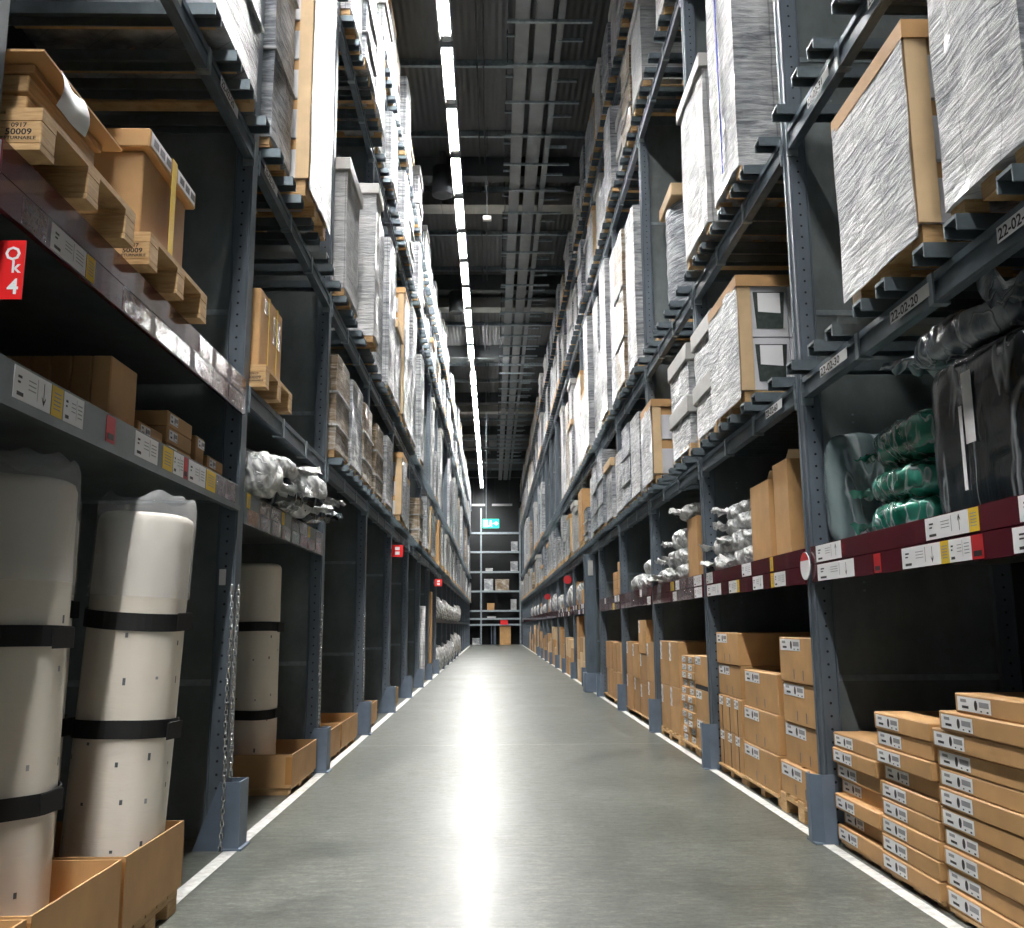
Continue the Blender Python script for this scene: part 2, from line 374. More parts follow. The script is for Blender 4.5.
# lamps: one continuous row of battens
LX, LZ, LP = -.745, 10.75, 1.881
def make_lamp(label):
    t = thing('ceiling_light', label, 'light')
    MB().box(-.085, .085, -.77, .77, .035, .09).build('diffuser', 'glow', t)
    MB().box(-.11, .11, -.78, .78, .092, .15, 0, .01).box(-.112, -.087, -.78, .78, -.105, .095).box(.087, .112, -.78, .78, -.105, .095).box(-.087, .087, -.80, -.772, -.01, .095).box(-.087, .087, .772, .80, -.01, .095).build('housing', 'lamp_metal', t)
    MB().box(-.07, .07, .803, 1.06, .06, .14, 0, .01).build('connector', 'lamp_metal', t)
    for y in (-.5, .5): MB().tube([(0, y, .15), (0, y, .249)], .006, 6).build('suspension_rod', 'darksteel', t)
    return t
lamp0 = None; i = 0
y = 14.1 - LP / 2 - LP * 15
while y < 64.5:
    if abs(y - 33.4) > .9:
        lab = f'glowing white batten lamp under the dark ceiling, {ORD[i]} of the row from the camera end'
        if lamp0 is None:
            lamp0 = make_lamp(lab); lamp0.location = (LX, y, LZ)
        else: dup(lamp0, (LX, y, LZ), 0, lab)
    else:
        t = thing('ceiling_light', 'thin bare lamp tube in the gap of the glowing lamp row', 'light', (LX, y, LZ))
        MB().tube([(0, -.9, .05), (0, .9, .05)], .03, 8).build('tube', 'glow', t)
        MB().box(-.05, .05, -.94, .94, .1, .16, 0, .01).build('housing', 'lamp_metal', t)
        for q in (-.5, .5): MB().tube([(0, q, .16), (0, q, .249)], .006, 6).build('suspension_rod', 'darksteel', t)
    i += 1; y += LP

tag(MB().box(LX - .03, LX + .03, -15.6, 65, LZ + .25, LZ + .29).build('lamp_carrier_rail', 'darksteel'), 'long dark carrier rail above the glowing lamp row', 'rail')
DUCTS = (21., 28.3, 42.9)
# cable trays and their hanger bars
t = thing('cable_tray', 'long grey triple cable tray hung under the ceiling beside the lamp row', 'cable tray', (0, 0, 11.))
for a, b, z in ((.39, .63, 0), (.72, 1.0, 0), (1.08, 1.2, 0)):
    MB().box(a, b, 6, 63, z, z + .015).box(a, a + .01, 6, 63, z, z + .07).box(b - .01, b, 6, 63, z, z + .07).build('tray', 'tray', t)
for k in range(41):
    y = 13.8 - 6 + 1.2 * k
    MB().box(.25, 1.64, y, y + .05, -.09, -.045).build('hanger_bar', 'galv', t)
    
    if all(not (d - .1 < y < d + .6) for d in DUCTS): MB().tube([(.28, y + .025, -.05), (.28, y + .025, .6)], .008, 5).build('hanger_rod', 'darksteel', t)
    MB().box(.25, .62, y + .62, y + .66, .075, .11).build('hanger_bar', 'galv', t)
    MB().box(1.12, 1.55, y + .62, y + .66, -.01, .04).build('hanger_bar', 'galv', t)
for n_, x in (('beside the lamp row', -.27), ('beside the cable tray', -.15)):
    tag(MB().tube([(x, 6, 11.45), (x, 63, 11.45)], .018, 8).build('conduit_pipe', 'darksteel'), f'thin dark conduit pipe along the ceiling, {n_}', 'pipe')
for y, nm in ((21.0, 'nearer the camera'), (28.3, 'farther down the aisle'), (42.9, 'far down the aisle')):
    t = thing('air_duct', f'pale sheet metal air duct crossing under the ceiling, {nm}', 'duct', (0, y, 11.12))
    for a, b in ((-3.1, -1.2), (-1.19, .3), (.31, 3.5)): MB().box(a, b, 0, .5, 0, .32, 0, .01).build('duct_section', 'duct', t)
for y, nm in ((19.2, 'nearest'), (27., 'second')):
    t = thing('round_ceiling_vent', f'dark round vent drum hanging from the ceiling beside the lamps, {nm}', 'vent', (-1.08, y, 10.5))
    MB().lathe([(.0, .02), (.19, .02), (.20, .0), (.22, .0), (.22, .62), (0, .62)], 24).build('drum', 'darksteel', t)
    MB().lathe([(.08, .62), (.08, 1.0)], 12).build('neck', 'darksteel', t)
t = thing('ceiling_sensor', 'small white sensor box on a thin rod beside the lamp row', 'sensor', (-.1, 18.3, 9.5))
MB().box(-.09, .09, -.06, .06, 0, .1, 0, .015).build('housing', 'lid', t); MB().tube([(0, 0, .1), (0, 0, 2.1)], .008, 6).build('rod', 'darksteel', t)

# ------------------------------------------------------------------ pallet racks
LEV = {'L': [(2.63, 2.76), (4.23, 4.36), (7.25, 7.38), (8.75, 8.88)], 'R': [(2.64, 2.77), (4.31, 4.46), (7.55, 7.70), (9.40, 9.53)]}
TOP = {'L': 10.05, 'R': 10.6}
BARZ = .065
NB = 21
CACHE = {}
def cached(key, fn):
    if key not in CACHE: CACHE[key] = fn()
    return CACHE[key]
def obj(name, me, parent, loc=(0, 0, 0)):
    o = bpy.data.objects.new(name, me); COL.objects.link(o); o.parent = parent; o.location = loc; return o
def upright(root, s, y):
    """front post, rear post and the sheet panel between; root sits at (front plane, bay start, 0)"""
    h = TOP[s]; g = SG[s]
    def post():
        b = MB(); b.box(-.05, .05, -.06, .06, 0, h, 0, .006)
        b.box(-.058, -.05, -.06, -.03, .0, h); b.box(-.058, -.05, .03, .06, .0, h); b.box(.05, .058, -.06, .06, 0, h); return b.mesh('post', ('post',))
    def panel():
        b = MB(); b.box(0, 1.0, -.003, .003, .05, h - .15)
        for z in (.93, 2.02, 3.22, 5.0, 6.4, 8.1): b.box(0, 1.0, -.009, .009, z - .018, z + .018, 1)
        for z in (.5, 1.45, 2.5, 3.7, 4.7):
            for q in (.22, .22): b.tube([(q, -.003, z), (q, -.009, z)], .008, 6, 1); b.tube([(q, -.003, z + .05), (q, -.009, z + .05)], .008, 6, 1)
        return b.mesh('panel', ('panel', 'galv'))
    pm = cached(('post', s), post)
    obj('front_post', pm, root, (g * .05, y, 0)); obj('rear_post', pm, root, (g * 1.15, y, 0))
    p = obj('side_panel', cached(('panel', s), panel), root, (g * .1 if g > 0 else -1.1, y, 0))
def beam(root, s, z0, z1, y0, y1, d=0., near=True, plates=()):
    g = SG[s]
    def mk_():
        b = MB(); L = y1 - y0
        b.box(0, .05, 0, L, 0, z1 - z0, 0, .004); b.box(-.012, 0, 0, L, 0, .03); b.box(-.012, 0, 0, L, z1 - z0 - .035, z1 - z0)
        if near:
            for q in (0, L - .014): b.box(-.02, .055, q, q + .014, -.045, z1 - z0 - .001, 1, .003)
            for q in (L * .345, L * .655): b.box(-.02, .055, q, q + .045, -.012, .0, 1); b.box(-.022, -.012, q, q + .045, -.012, z1 - z0 - .001, 1)
        me = b.mesh('beam', ('steel', 'galv'))
        if g < 0: me.transform(Matrix.Scale(-1, 4, (1, 0, 0))); me.flip_normals()
        return me
    o = obj('beam', cached(('beam', s, near, round(z1 - z0, 3), round(y1 - y0, 3)), mk_), root, (g * d, y0, z0))
    return o
def beam_label(beam_o, s, y_far, y_near, by0, z, txt):
    """white strip with a location code on the beam face"""
    g = SG[s]; x = -g * .0225; b = MB(); ya, yb = min(y_far, y_near) - by0, max(y_far, y_near) - by0
    b.box(x - .001, x + .001, ya, yb, z, z + .062, 0)
    st = yb - .01 if s == 'R' else ya + .01
    b.text(txt, .062, facemat(s, x - g * .0016, st, z + .009), 1, sx=(yb - ya) * .9 / (.062 * .57 * len(txt)))
    b.build('location_label', ('white', 'ink'), beam_o)
def price_label(parent, s, kind, ya, yb, z0, z1, x, arrow=None, film=False):
    """label card on a rail; ya..yb in the parent's frame; text side decided by reading direction"""
    g = SG[s]; b = MB(); mats = {'white': 'white', 'yellow': 'yellow', 'red': 'red', 'film': 'film'}[kind]
    lo, hi = min(ya, yb), max(ya, yb); w = hi - lo; h = z1 - z0; e = -g * .0014
    b.box(x, x - g * .001, lo, hi, z0, z1, 0)
    P = lambda u: (hi - u * w) if s == 'R' else (lo + u * w)
    def bar(u0, u1, v0, v1, m): b.box(x + e, x + e * 1.3, P(u0), P(u1), z0 + v0 * h, z0 + v1 * h, m)
    if kind == 'white':
        bar(.10, .20, .66, .74, 1); bar(.10, .17, .50, .57, 1); bar(.09, .26, .12, .24, 1)
        for q in range(3): bar(.38, .58, .70 - q * .14, .735 - q * .14, 2)
        bar(.62, .63, .2, .9, 2)
        if arrow:
            c, a = .80, .035 * h / w * 2.2; up = arrow > 0
            bar(c - a * .22, c + a * .22, .18, .86, 1)
            t, q = (.90, .66) if up else (.12, .36)
            for sg in (-1, 1):
                b.add([(x + e * 1.3, P(c), z0 + t * h), (x + e * 1.3, P(c + sg * a * 1.7), z0 + q * h), (x + e * 1.3, P(c + sg * a * 1.7), z0 + (q + (-.08 if up else .08)) * h), (x + e * 1.3, P(c), z0 + (t + (-.14 if up else .14)) * h)], [(0, 1, 2, 3)], 1)
        else:
            for q in range(4): bar(.70, .92, .72 - q * .14, .76 - q * .14, 2)
    elif kind == 'yellow':
        for q in range(5): bar(.2, .8, .75 - q * .13, .79 - q * .13, 2)
    elif kind == 'red': bar(.15, .85, .12, .35, 1)
    return b.build('price_label', (mats, 'ink', 'grey_ink'), parent)

RACKTXT = {('L', 0): 'mattress rolls and a maroon beam', ('L', 1): 'bagged cushions', ('R', 0): 'flat cartons below', ('R', 1): 'upright open cartons', ('R', 2): 'bagged white cushions'}
NO_LOW_R = {5}
for s in 'LR':
    g = SG[s]
    for b_ in range(NB):
        near = b_ <= 5; y0, y1 = yp(b_) + .062, yp(b_ + 1) - .062; L = y1 - y0
        txt = RACKTXT.get((s, b_), 'loaded decks')
        R = thing('pallet_rack', f'steel rack bay with {txt}, {ORD[b_]} bay of the {SIDE[s]} row', 'rack', (FX[s], yp(b_), 0))
        if b_ == 0: upright(R, s, -.19 if s == 'L' else 0)
        upright(R, s, PITCH)
        for li, (z0, z1) in enumerate(LEV[s]):
            solid = s == 'L' and b_ <= 1 and li == 0
            ya = -.128 if s == 'L' and b_ == 0 else .062
            bo = beam(R, s, z0, z1, ya, PITCH - .062, 0, b_ <= 8)
            beam(R, s, z0, z1, ya, PITCH - .062, 1.15, False)
            if s == 'R' and li == 0 and b_ == 0:
                for a, c, q in ((5.32, 4.897, '22-02-30'), (4.329, 3.921, '22-02-20'), (3.351, 3.0, '22-02-10')): beam_label(bo, s, a, c, y0, .034, q)
            elif s == 'R' and li == 1 and b_ == 0:
                for a, c, q in ((5.247, 4.886, '22-02-31'), (4.309, 3.96, '22-02-21')): beam_label(bo, s, a, c, y0, .036, q)
            elif s == 'R' and li == 0 and b_ == 1: beam_label(bo, s, 6.438, 6.06, y0, .034, '22-02-60')
            elif s == 'L' and li == 1 and b_ == 0:
                for a, c, q in ((3.85, 4.21, '22-02-30'), (4.893, 5.25, '22-02-20')): beam_label(bo, s, a, c, yp(0) - .128, .034, q)
            elif s == 'L' and li == 1 and b_ == 1: beam_label(bo, s, 5.93, 6.30, y0, .034, '22-02-10')
            if solid:
                MB().box(g * .055, g * 1.14, .08, PITCH - .08, z1 - .03, z1 - .004).build('shelf_panel', 'panel', R)
                if b_ == 0:
                    rail = MB().box(-g * .004, -g * .024, -.126, PITCH - .064, 2.54, 2.648).box(-g * .004, -g * .024, -.126, PITCH - .064, 2.652, 2.762).build('label_rail', 'maroon', R)
                    for kd, a, c in (('film', 2.90, 3.07), ('white', 3.102, 3.381), ('yellow', 3.389, 3.46), ('film', 3.743, 4.06), ('film', 4.122, 4.40), ('film', 4.42, 4.613), ('film', 4.692, 5.0), ('film', 5.02, 5.3), ('film', 5.32, 5.62)):  # film pieces past the yellow tag are glare put into colour
                        price_label(rail, s, kd, a - yp(0), c - yp(0), 2.548, 2.643, -g * .0245)
                    for a, c in ((4.75, 4.98), (5.05, 5.28), (5.36, 5.62)): price_label(rail, s, 'film', a - yp(0), c - yp(0), 2.657, 2.757, -g * .0245)  # upper film pieces: patches of painted glare along the rail
            elif b_ <= 8:
                n = 8
                def bar():
                    b = MB(); b.box(-.13, 1.18, -.055, .055, .05, .065); b.box(-.13, 1.18, -.055, -.047, 0, .05); b.box(-.13, 1.18, .047, .055, 0, .05)
                    me = b.mesh('bar', ('bar', 'darksteel'))
                    if g < 0: me.transform(Matrix.Scale(-1, 4, (1, 0, 0))); me.flip_normals()
                    return me
                me = cached(('bar', s), bar)
                for q in range(n):
                    yy = .062 + L * (q + .5) / n + (.03 if q % 2 else -.03)
                    obj('cross_bar', me, R, (0, yy, z1 + .001))
            else:
                def deck():
                    b = MB(); n = 8
                    for q in range(n): yy = L * (q + .5) / n; b.box(-.13 * g, 1.18 * g, yy - .055, yy + .055, 0, .065)
                    b.box(.5 * g, .55 * g, 0, L, .01, .05); return b.mesh('deck', ('bar',))
                obj('deck_grating', cached(('deck', s, round(L, 3)), deck), R, (0, .062, z1 + .001))
        # low shelf with label rail
        if s == 'R':
            if b_ != 5:
                MB().box(.03 * g, 1.14 * g, .07, PITCH - .07, 1.60, 1.688).build('shelf_panel', 'panel', R)
                if b_ == 0:
                    L1 = .064 - 0
                rail = MB().box(0, -g * .02, .064, PITCH - .064, 1.497, 1.602).box(0, -g * .02, .064, PITCH - .064, 1.607, 1.712).box(0, .03 * g, .064, PITCH - .064, 1.5, 1.685).build('label_rail', 'maroon', R)
                X = -g * .0205; O = yp(b_)
                if b_ == 0:
                    up = (('white', 5.582, 5.175, 1), ('white', 4.142, 3.759, 1), ('yellow', 3.757, 3.676, None), ('white', 3.386, 3.05, None))
                    lo = (('white', 5.575, 5.005, -1), ('red', 4.739, 4.652, None), ('white', 4.405, 4.02, -1), ('yellow', 4.018, 3.944, None), ('white', 3.942, 3.755, None), ('red', 3.752, 3.661, None), ('white', 3.446, 3.0, None))
                elif b_ == 1:
                    up = (('white', 8.5, 8.272, None), ('white', 7.28, 7.02, None), ('yellow', 6.53, 6.46, None))
                    lo = (('white', 8.5, 7.98, -1), ('white', 7.706, 7.452, None), ('yellow', 7.45, 7.38, None), ('white', 6.989, 6.727, -1), ('yellow', 6.531, 6.46, None), ('white', 6.45, 6.2, None))
                elif b_ < 9:
                    rr = random.Random(b_); up, lo = [], []
                    for lst in (up, lo):
                        q = .1
                        while q < 2.5:
                            w = rr.uniform(.16, .34); k_ = rr.choice(('white', 'film', 'film', 'yellow' if w < .2 else 'film', None))
                            if k_: lst.append((k_, O + q + w, O + q, None))
                            q += w + rr.uniform(.02, .16)
                else: up = lo = ()
                for rows, za, zb in ((up, 1.612, 1.708), (lo, 1.501, 1.597)):
                    for kd, a, c, ar in rows: price_label(rail, s, kd, a - O, c - O, za, zb, X, ar)
        elif b_ <= 1:
            zt = 2.10 if b_ == 0 else 2.085
            MB().box(.03 * g, 1.14 * g, .07, PITCH - .07, zt - .09, zt - .02).build('shelf_panel', 'panel', R)
            O = yp(b_)
            if b_ == 0:
                rail = MB().box(0, -g * .012, -.126, PITCH - .064, 1.945, 2.10).box(-g * .012, -g * .02, -.126, PITCH - .064, 1.945, 1.978).box(0, .03 * g, -.126, PITCH - .064, 1.95, 2.09).build('label_rail', 'greyrail', R)
                lab = (('white', 2.96, 3.217, -1), ('yellow', 3.225, 3.309, None), ('white', 3.317, 3.482, None), ('red', 3.694, 3.784, None), ('white', 3.999, 4.278, None), ('yellow', 4.344, 4.482, None), ('white', 4.49, 4.643, None), ('red', 4.648, 4.705, None), ('white', 4.721, 5.003, None), ('yellow', 5.021, 5.186, None), ('film', 5.205, 5.361, None), ('film', 5.38, 5.6, None))
                for kd, a, c, ar in lab: price_label(rail, s, kd, a - O, c - O, 1.984, 2.092, -g * .0125, ar)
            else:
                rail = MB().box(0, -g * .012, .064, PITCH - .064, 1.885, 2.085).box(0, .03 * g, .064, PITCH - .064, 1.89, 2.07).build('label_rail', 'greyrail', R)
                for q in range(8): price_label(rail, s, 'film' if q % 3 else 'yellow', .12 + q * .33, .40 + q * .33 if q % 3 else .2 + q * .33, 1.99, 2.08, -g * .0125); price_label(rail, s, 'film', .15 + q * .33, .42 + q * .33, 1.89, 1.985, -g * .0125)
        elif b_ >= 8:
            MB().box(-.01 * g, 1.14 * g, .07, PITCH - .07, 1.35, 1.45).build('shelf_panel', 'steel', R)

# post guards (bolted to the floor)
def guard(s):
    g = SG[s]; b = MB()
    if s == 'L':
        b.prism([(.10, -.09, 0), (-.16, -.09, 0), (-.02, -.09, .375), (.10, -.09, .375)], (0, .012, 0))
        b.box(.088, .10, -.078, .09, 0, .375); b.prism([(.10, .09, 0), (-.16, .09, 0), (-.02, .09, .375), (.10, .09, .375)], (0, -.012, 0))
        b.box(.012, .12, -.10, .10, 0, .012)
    else:
        b.prism([(-.07, .06, 0), (-.10, .02, 0), (-.10, -.04, 0), (-.045, -.10, 0), (.03, -.10, 0), (.03, -.088, 0), (-.04, -.088, 0), (-.088, -.035, 0), (-.088, .015, 0), (-.062, .052, 0)], (0, 0, .385))
        b.box(-.10, -.012, -.10, .06, 0, .01)
    return b.mesh('guard', ('guard',))
GM = {s: guard(s) for s in 'LR'}
for s in 'LR':
    for k in range(1, 14):
        o = bpy.data.objects.new('post_guard', GM[s]); COL.objects.link(o); o.location = (FX[s] + (0 if s == 'L' else 0), yp(k), 0)
        tag(o, f'blue-grey steel guard around the foot of the {ORD[k - 1]} {SIDE[s]} rack post', 'guard')

# ------------------------------------------------------------------ goods: prototypes
def pallet_mesh(w, d=1.15):
    b = MB()
    for q in (-.5, -.25, 0, .25, .5):
        c = q * (w - .1); b.box(-d / 2, d / 2, c - .05, c + .05, .105, .127)
    for x in (-d / 2 + .05, 0, d / 2 - .05):
        b.box(x - .05, x + .05, -w / 2, w / 2, .085, .105)
        for y in (-w / 2 + .055, 0, w / 2 - .055): b.box(x - .05, x + .05, y - .055, y + .055, .018, .085)
    for y in (-w / 2 + .055, 0, w / 2 - .055): b.box(-d / 2, d / 2, y - .05, y + .05, 0, .018)
    return b.mesh('pallet', ('wood',))
STYLE_TXT = {'plain': 'white stretch-wrapped load', 'lid': 'white wrapped load under a white lid', 'brownlid': 'white wrapped load under a cardboard lid', 'grey': 'grey film-wrapped load',
             'edged': 'wrapped carton load with cardboard corner strips', 'tan': 'brown carton load in clear wrap', 'roll': 'round grey wrapped roll load', 'print': 'wrapped load of printed white cartons',
             'boxes': 'loose pile of brown cartons', 'tiers': 'wrapped load of two lidded white tiers', 'blue': 'white wrapped tall load with a blue edge strip'}
def load_parts(root, style, w, h, d, seed, simple_=False):
    if simple_:
        b = MB(); mat = {'edged': 'wrap', 'tan': 'wrap_tan', 'grey': 'wrap_grey', 'roll': 'wrap_grey', 'boxes': 'card', 'lid': 'wrap_white', 'brownlid': 'wrap'}.get(style, 'wrap')
        b.wrapbox(d, w, .12, h - (.1 if 'lid' in style else 0), seed, .03, 0, 3, 3, 6); b.box(-d / 2, d / 2, -w / 2 + .02, w / 2 - .02, 0, .13, 1)
        if 'lid' in style: b.box(-d / 2 - .02, d / 2 + .02, -w / 2 - .01, w / 2 + .01, h - .12, h, 2)
        return b.build('body', (mat, 'wood', 'card' if style == 'brownlid' else 'lid'), root)
    obj('pallet', cached(('pallet', w, d), lambda: pallet_mesh(w - .05, d - .05)), root)
    W, D = w, d
    if style in ('plain', 'lid', 'brownlid', 'grey', 'tan', 'blue'):
        mat = {'plain': 'wrap', 'lid': 'wrap_white', 'brownlid': 'wrap', 'grey': 'wrap_grey', 'tan': 'wrap_tan', 'blue': 'wrap'}[style]
        top = h - (.09 if 'lid' in style else 0)
        MB().wrapbox(D, W, .07, top, seed, .02).build('stretch_wrap', mat, root)
        if 'lid' in style: MB().box(-D / 2 - .022, D / 2 + .022, -W / 2 - .022, W / 2 + .022, h - .13, h, 0, .008).build('lid', 'lid' if style == 'lid' else 'card_light', root)
        if style == 'grey' or style == 'tan':
            for z in (.3, .62): MB().box(-D / 2 - .008, D / 2 + .008, -W / 2 - .008, W / 2 + .008, h * z, h * z + .02).build('strap', 'wrap_white', root)
    elif style == 'tiers':
        hh = (h - .1) / 2
        for q in (0, 1):
            z = .08 + q * hh
            MB().wrapbox(D - .03, W - .03, z, z + hh - .004, seed + q, .016).build('stretch_wrap', 'wrap', root)
            MB().box(-D / 2, D / 2, -W / 2, W / 2, z + hh * .66, z + hh - .002, 0, .012).build('lid', 'lid', root)
    elif style == 'roll':
        MB().lathe([(.0, .13), (W / 2 - .02, .13), (W / 2, .2)] + [(W / 2 * (1 - .025 * (i % 2)), .2 + (h - .4) * i / 12) for i in range(13)] + [(W / 2 - .03, h - .12), (0, h - .1)], 20, 0, 0, 0, lambda t, z: 1 + .03 * math.cos(4 * t + z)).build('stretch_wrap', 'wrap_grey', root)
        MB().box(-W / 2 - .01, W / 2 + .01, -W / 2 - .01, W / 2 + .01, h - .16, h, 0, .01).build('lid', 'card_light', root)
        MB().box(-W / 2, W / 2, -W / 2, W / 2, .127, .29, 0, .01).build('carton_base', 'card', root)
    elif style in ('edged', 'print'):
        t = .015; core = MB(); nrow = max(2, round((h - .2) / .34)); rh = (h - .2) / nrow
        for r in range(nrow):
            z = .13 + r * rh; nx = 3 if style == 'edged' else 3
            for i in range(nx):
                x0 = -D / 2 + .03 + i * (D - .06) / nx; x1 = x0 + (D - .06) / nx - .006
                core.box(x0, x1, -W / 2 + .02, W / 2 - .02, z, z + rh * (.72 if style == 'edged' else .98), 0, .004)
                if style == 'edged': core.box(x0 + .01, x1 - .01, -W / 2 + .035, W / 2 - .035, z + rh * .72, z + rh * .99, 1)
        core.build('carton_stack', ('boxwhite', 'card'), root)
        if style == 'print':
            for sg in (-1, 1):
                for r in range(nrow):
                    for x in (-D / 2 + .24, .0, D / 2 - .24):
                        z = .13 + r * rh; y = sg * (W / 2 - .016); b = MB()
                        b.prism([(x - .12, y, z + rh * .86), (x + .12, y, z + rh * .86), (x + .10, y, z + rh * .16), (x - .10, y, z + rh * .16)], (0, .002 * sg, 0), 0)
                        b.prism([(x - .085, y + .002 * sg, z + rh * .84), (x + .085, y + .002 * sg, z + rh * .84), (x + .085, y + .002 * sg, z + rh * .48), (x - .085, y + .002 * sg, z + rh * .45)], (0, .002 * sg, 0), 1)
                        b.build('printed_panel', ('printgreen', 'white'), root)
        for sx in (-1, 1):
            for sy in (-1, 1):
                b = MB(); x = sx * D / 2; y = sy * W / 2
                b.box(x, x - sx * .10, y, y - sy * t, .127, h - .03); b.box(x, x - sx * t, y - sy * t, y - sy * .05, .127, h - .03); b.build('edge_protector', 'card_light', root)
        b = MB(); b.box(-D / 2 - .012, D / 2 + .012, -W / 2 - .012, W / 2 + .012, h - .012, h)
        for sg in (-1, 1): b.box(-D / 2 - .012, D / 2 + .012, sg * (W / 2 + .002), sg * (W / 2 + .014), h - .09, h - .012); b.box(sg * (D / 2 + .002), sg * (D / 2 + .014), -W / 2 - .012, W / 2 + .012, h - .09, h - .012)
        b.build('top_cap', 'card', root)
        for sg in (-1, 1):
            b = MB(); n1, n2 = 6, 12; vs = []; fs = []
            for i in range(n1 + 1):
                for j in range(n2 + 1):
                    y = -W / 2 + W * i / n1; z = .06 + (h - .12) * j / n2; q = noise.noise(Vector((y * 3, z * 3, seed)))
                    vs.append((sg * (D / 2 + .012 + .012 * q), y * 1.005, z))
            for i in range(n1):
                for j in range(n2): a = i * (n2 + 1) + j; fs.append((a, a + 1, a + n2 + 2, a + n2 + 1))
            b.add(vs, fs, 0).build('stretch_wrap', 'wrap', root)
    elif style == 'boxes':
        r = random.Random(seed); n = max(2, round((h - .13) / .28)); ch = (h - .13) / n
        for i in range(n):
            for j in (-1, 1):
                MB().box(-D / 2 + r.uniform(0, .05), D / 2 - .02, j * .006, j * (W / 2 - r.uniform(0, .03)), .128 + i * ch, .128 + (i + 1) * ch - .003, 0, .005).build('carton', 'card', root)
    if style == 'blue':
        for sy in (-1,): MB().box(D / 2 + .004, D / 2 + .014, -.03, .0, .2, h - .1).build('edge_strip', simple_blue, root)
M['blue'] = simple('blue_strip', (.02, .03, .30), .35, 0, .1, 4); simple_blue = 'blue'
PROTO = {}
COUNT = {}
DEPTH = 1.12
def place_load(s, b_, li, y0, w, h, style, slot, ov=.10, fresh=False, dy=None, far=False, extra=None):
    z = LEV[s][li][1] + .068; w = round(w, 2)
    deck = ('lowest deck', 'second deck', 'third deck', 'top deck')[li]
    lab = f"{extra or STYLE_TXT[style]}, {ORD[b_]} {SIDE[s]} bay, {deck}, {slot} slot"
    loc = (FX[s] + SG[s] * (DEPTH / 2 - ov), y0 + w / 2, z); rz = PI if s == 'R' else 0.
    key = (style, w, round(h, 2), far)
    name = 'carton_pile' if style == 'boxes' else 'wrapped_pallet_load'
    grp = f'pallet loads on the {SIDE[s]} {deck}'
    if key in PROTO and not fresh: return dup(PROTO[key], loc, rz, lab, grp)
    t = thing(name, lab, 'pallet load', loc, rz, grp)
    load_parts(t, style, w, h, DEPTH, len(PROTO) + 1, far); PROTO[key] = t
    return t

SPEC = {}
# (side, bay, level): list of (y0, w, h, style, overhang)
SPEC['L', 0, 1] = [(4.50, .98, 1.9, 'grey', .09)]
SPEC['L', 1, 1] = [(5.86, .62, 2.35, 'grey', .08), (6.58, .90, 2.5, 'edged', .18), ]
SPEC['L', 1, 0] = []
SPEC['L', 0, 0] = []
SPEC['L', 2, 1] = [(8.73, .88, 1.42, 'lid', .13), (10.25, .45, 1.9, 'lid', .22), (10.75, .60, 1.15, 'grey', .1)]
SPEC['L', 2, 0] = [(8.72, .80, 1.0, 'tan', .08), (9.58, .80, .98, 'plain', .10), (10.45, .80, .95, 'tan', .1)]
SPEC['L', 0, 2] = []
SPEC['L', 1, 2] = [(5.85, .8, 1.1, 'grey', .1), (6.7, .8, 1.15, 'plain', .1), (7.6, .85, 1.15, 'lid', .1)]
SPEC['L', 2, 2] = [(8.75, .8, 1.2, 'plain', .12), (9.6, .86, 1.25, 'grey', .16), (10.5, .86, 1.25, 'plain', .16)]
SPEC['L', 3, 0] = [(11.6, .8, .95, 'tan', .1), (12.6, .8, 1.0, 'plain', .12)]
SPEC['R', 0, 0] = [(2.96, .64, 1.18, 'plain', .10), (3.80, .86, 1.09, 'edged', .10)]
SPEC['R', 0, 1] = [(3.70, .80, 1.3, 'lid', .10)]
SPEC['R', 0, 2] = []
SPEC['R', 1, 0] = [(6.74, .90, 1.02, 'print', .10), (7.70, .82, 1.12, 'tiers', .08)]
SPEC['R', 1, 1] = [(6.42, .78, 2.75, 'blue', .14), (7.42, .95, 1.62, 'lid', .14)]
SPEC['R', 2, 0] = [(8.76, .94, 1.14, 'tiers', .08), (10.6, .78, 1.0, 'edged', .1)]
SPEC['R', 2, 1] = [(10.4, .76, 1.9, 'roll', .0)]
SPEC['R', 2, 2] = [(8.8, .8, 1.3, 'plain', .1), (10.5, .8, 1.2, 'lid', .12)]
SPEC['R', 3, 1] = [(12.6, .86, 2.3, 'tan', .12), (13.46, .74, 2.4, 'plain', .1), (11.62, .8, 2.2, 'plain', .1)]
SPEC['R', 3, 0] = [(11.65, .8, 1.1, 'plain', .1), (12.5, .8, 1.15, 'grey', .1), (13.4, .8, .95, 'plain', .08)]
SLOT = ('nearest', 'middle', 'farthest', 'fourth')
HMAX = {'L': [1.22, 2.45, 1.2, 1.4], 'R': [1.3, 2.6, 1.45, 1.15]}
rr = random.Random(11)
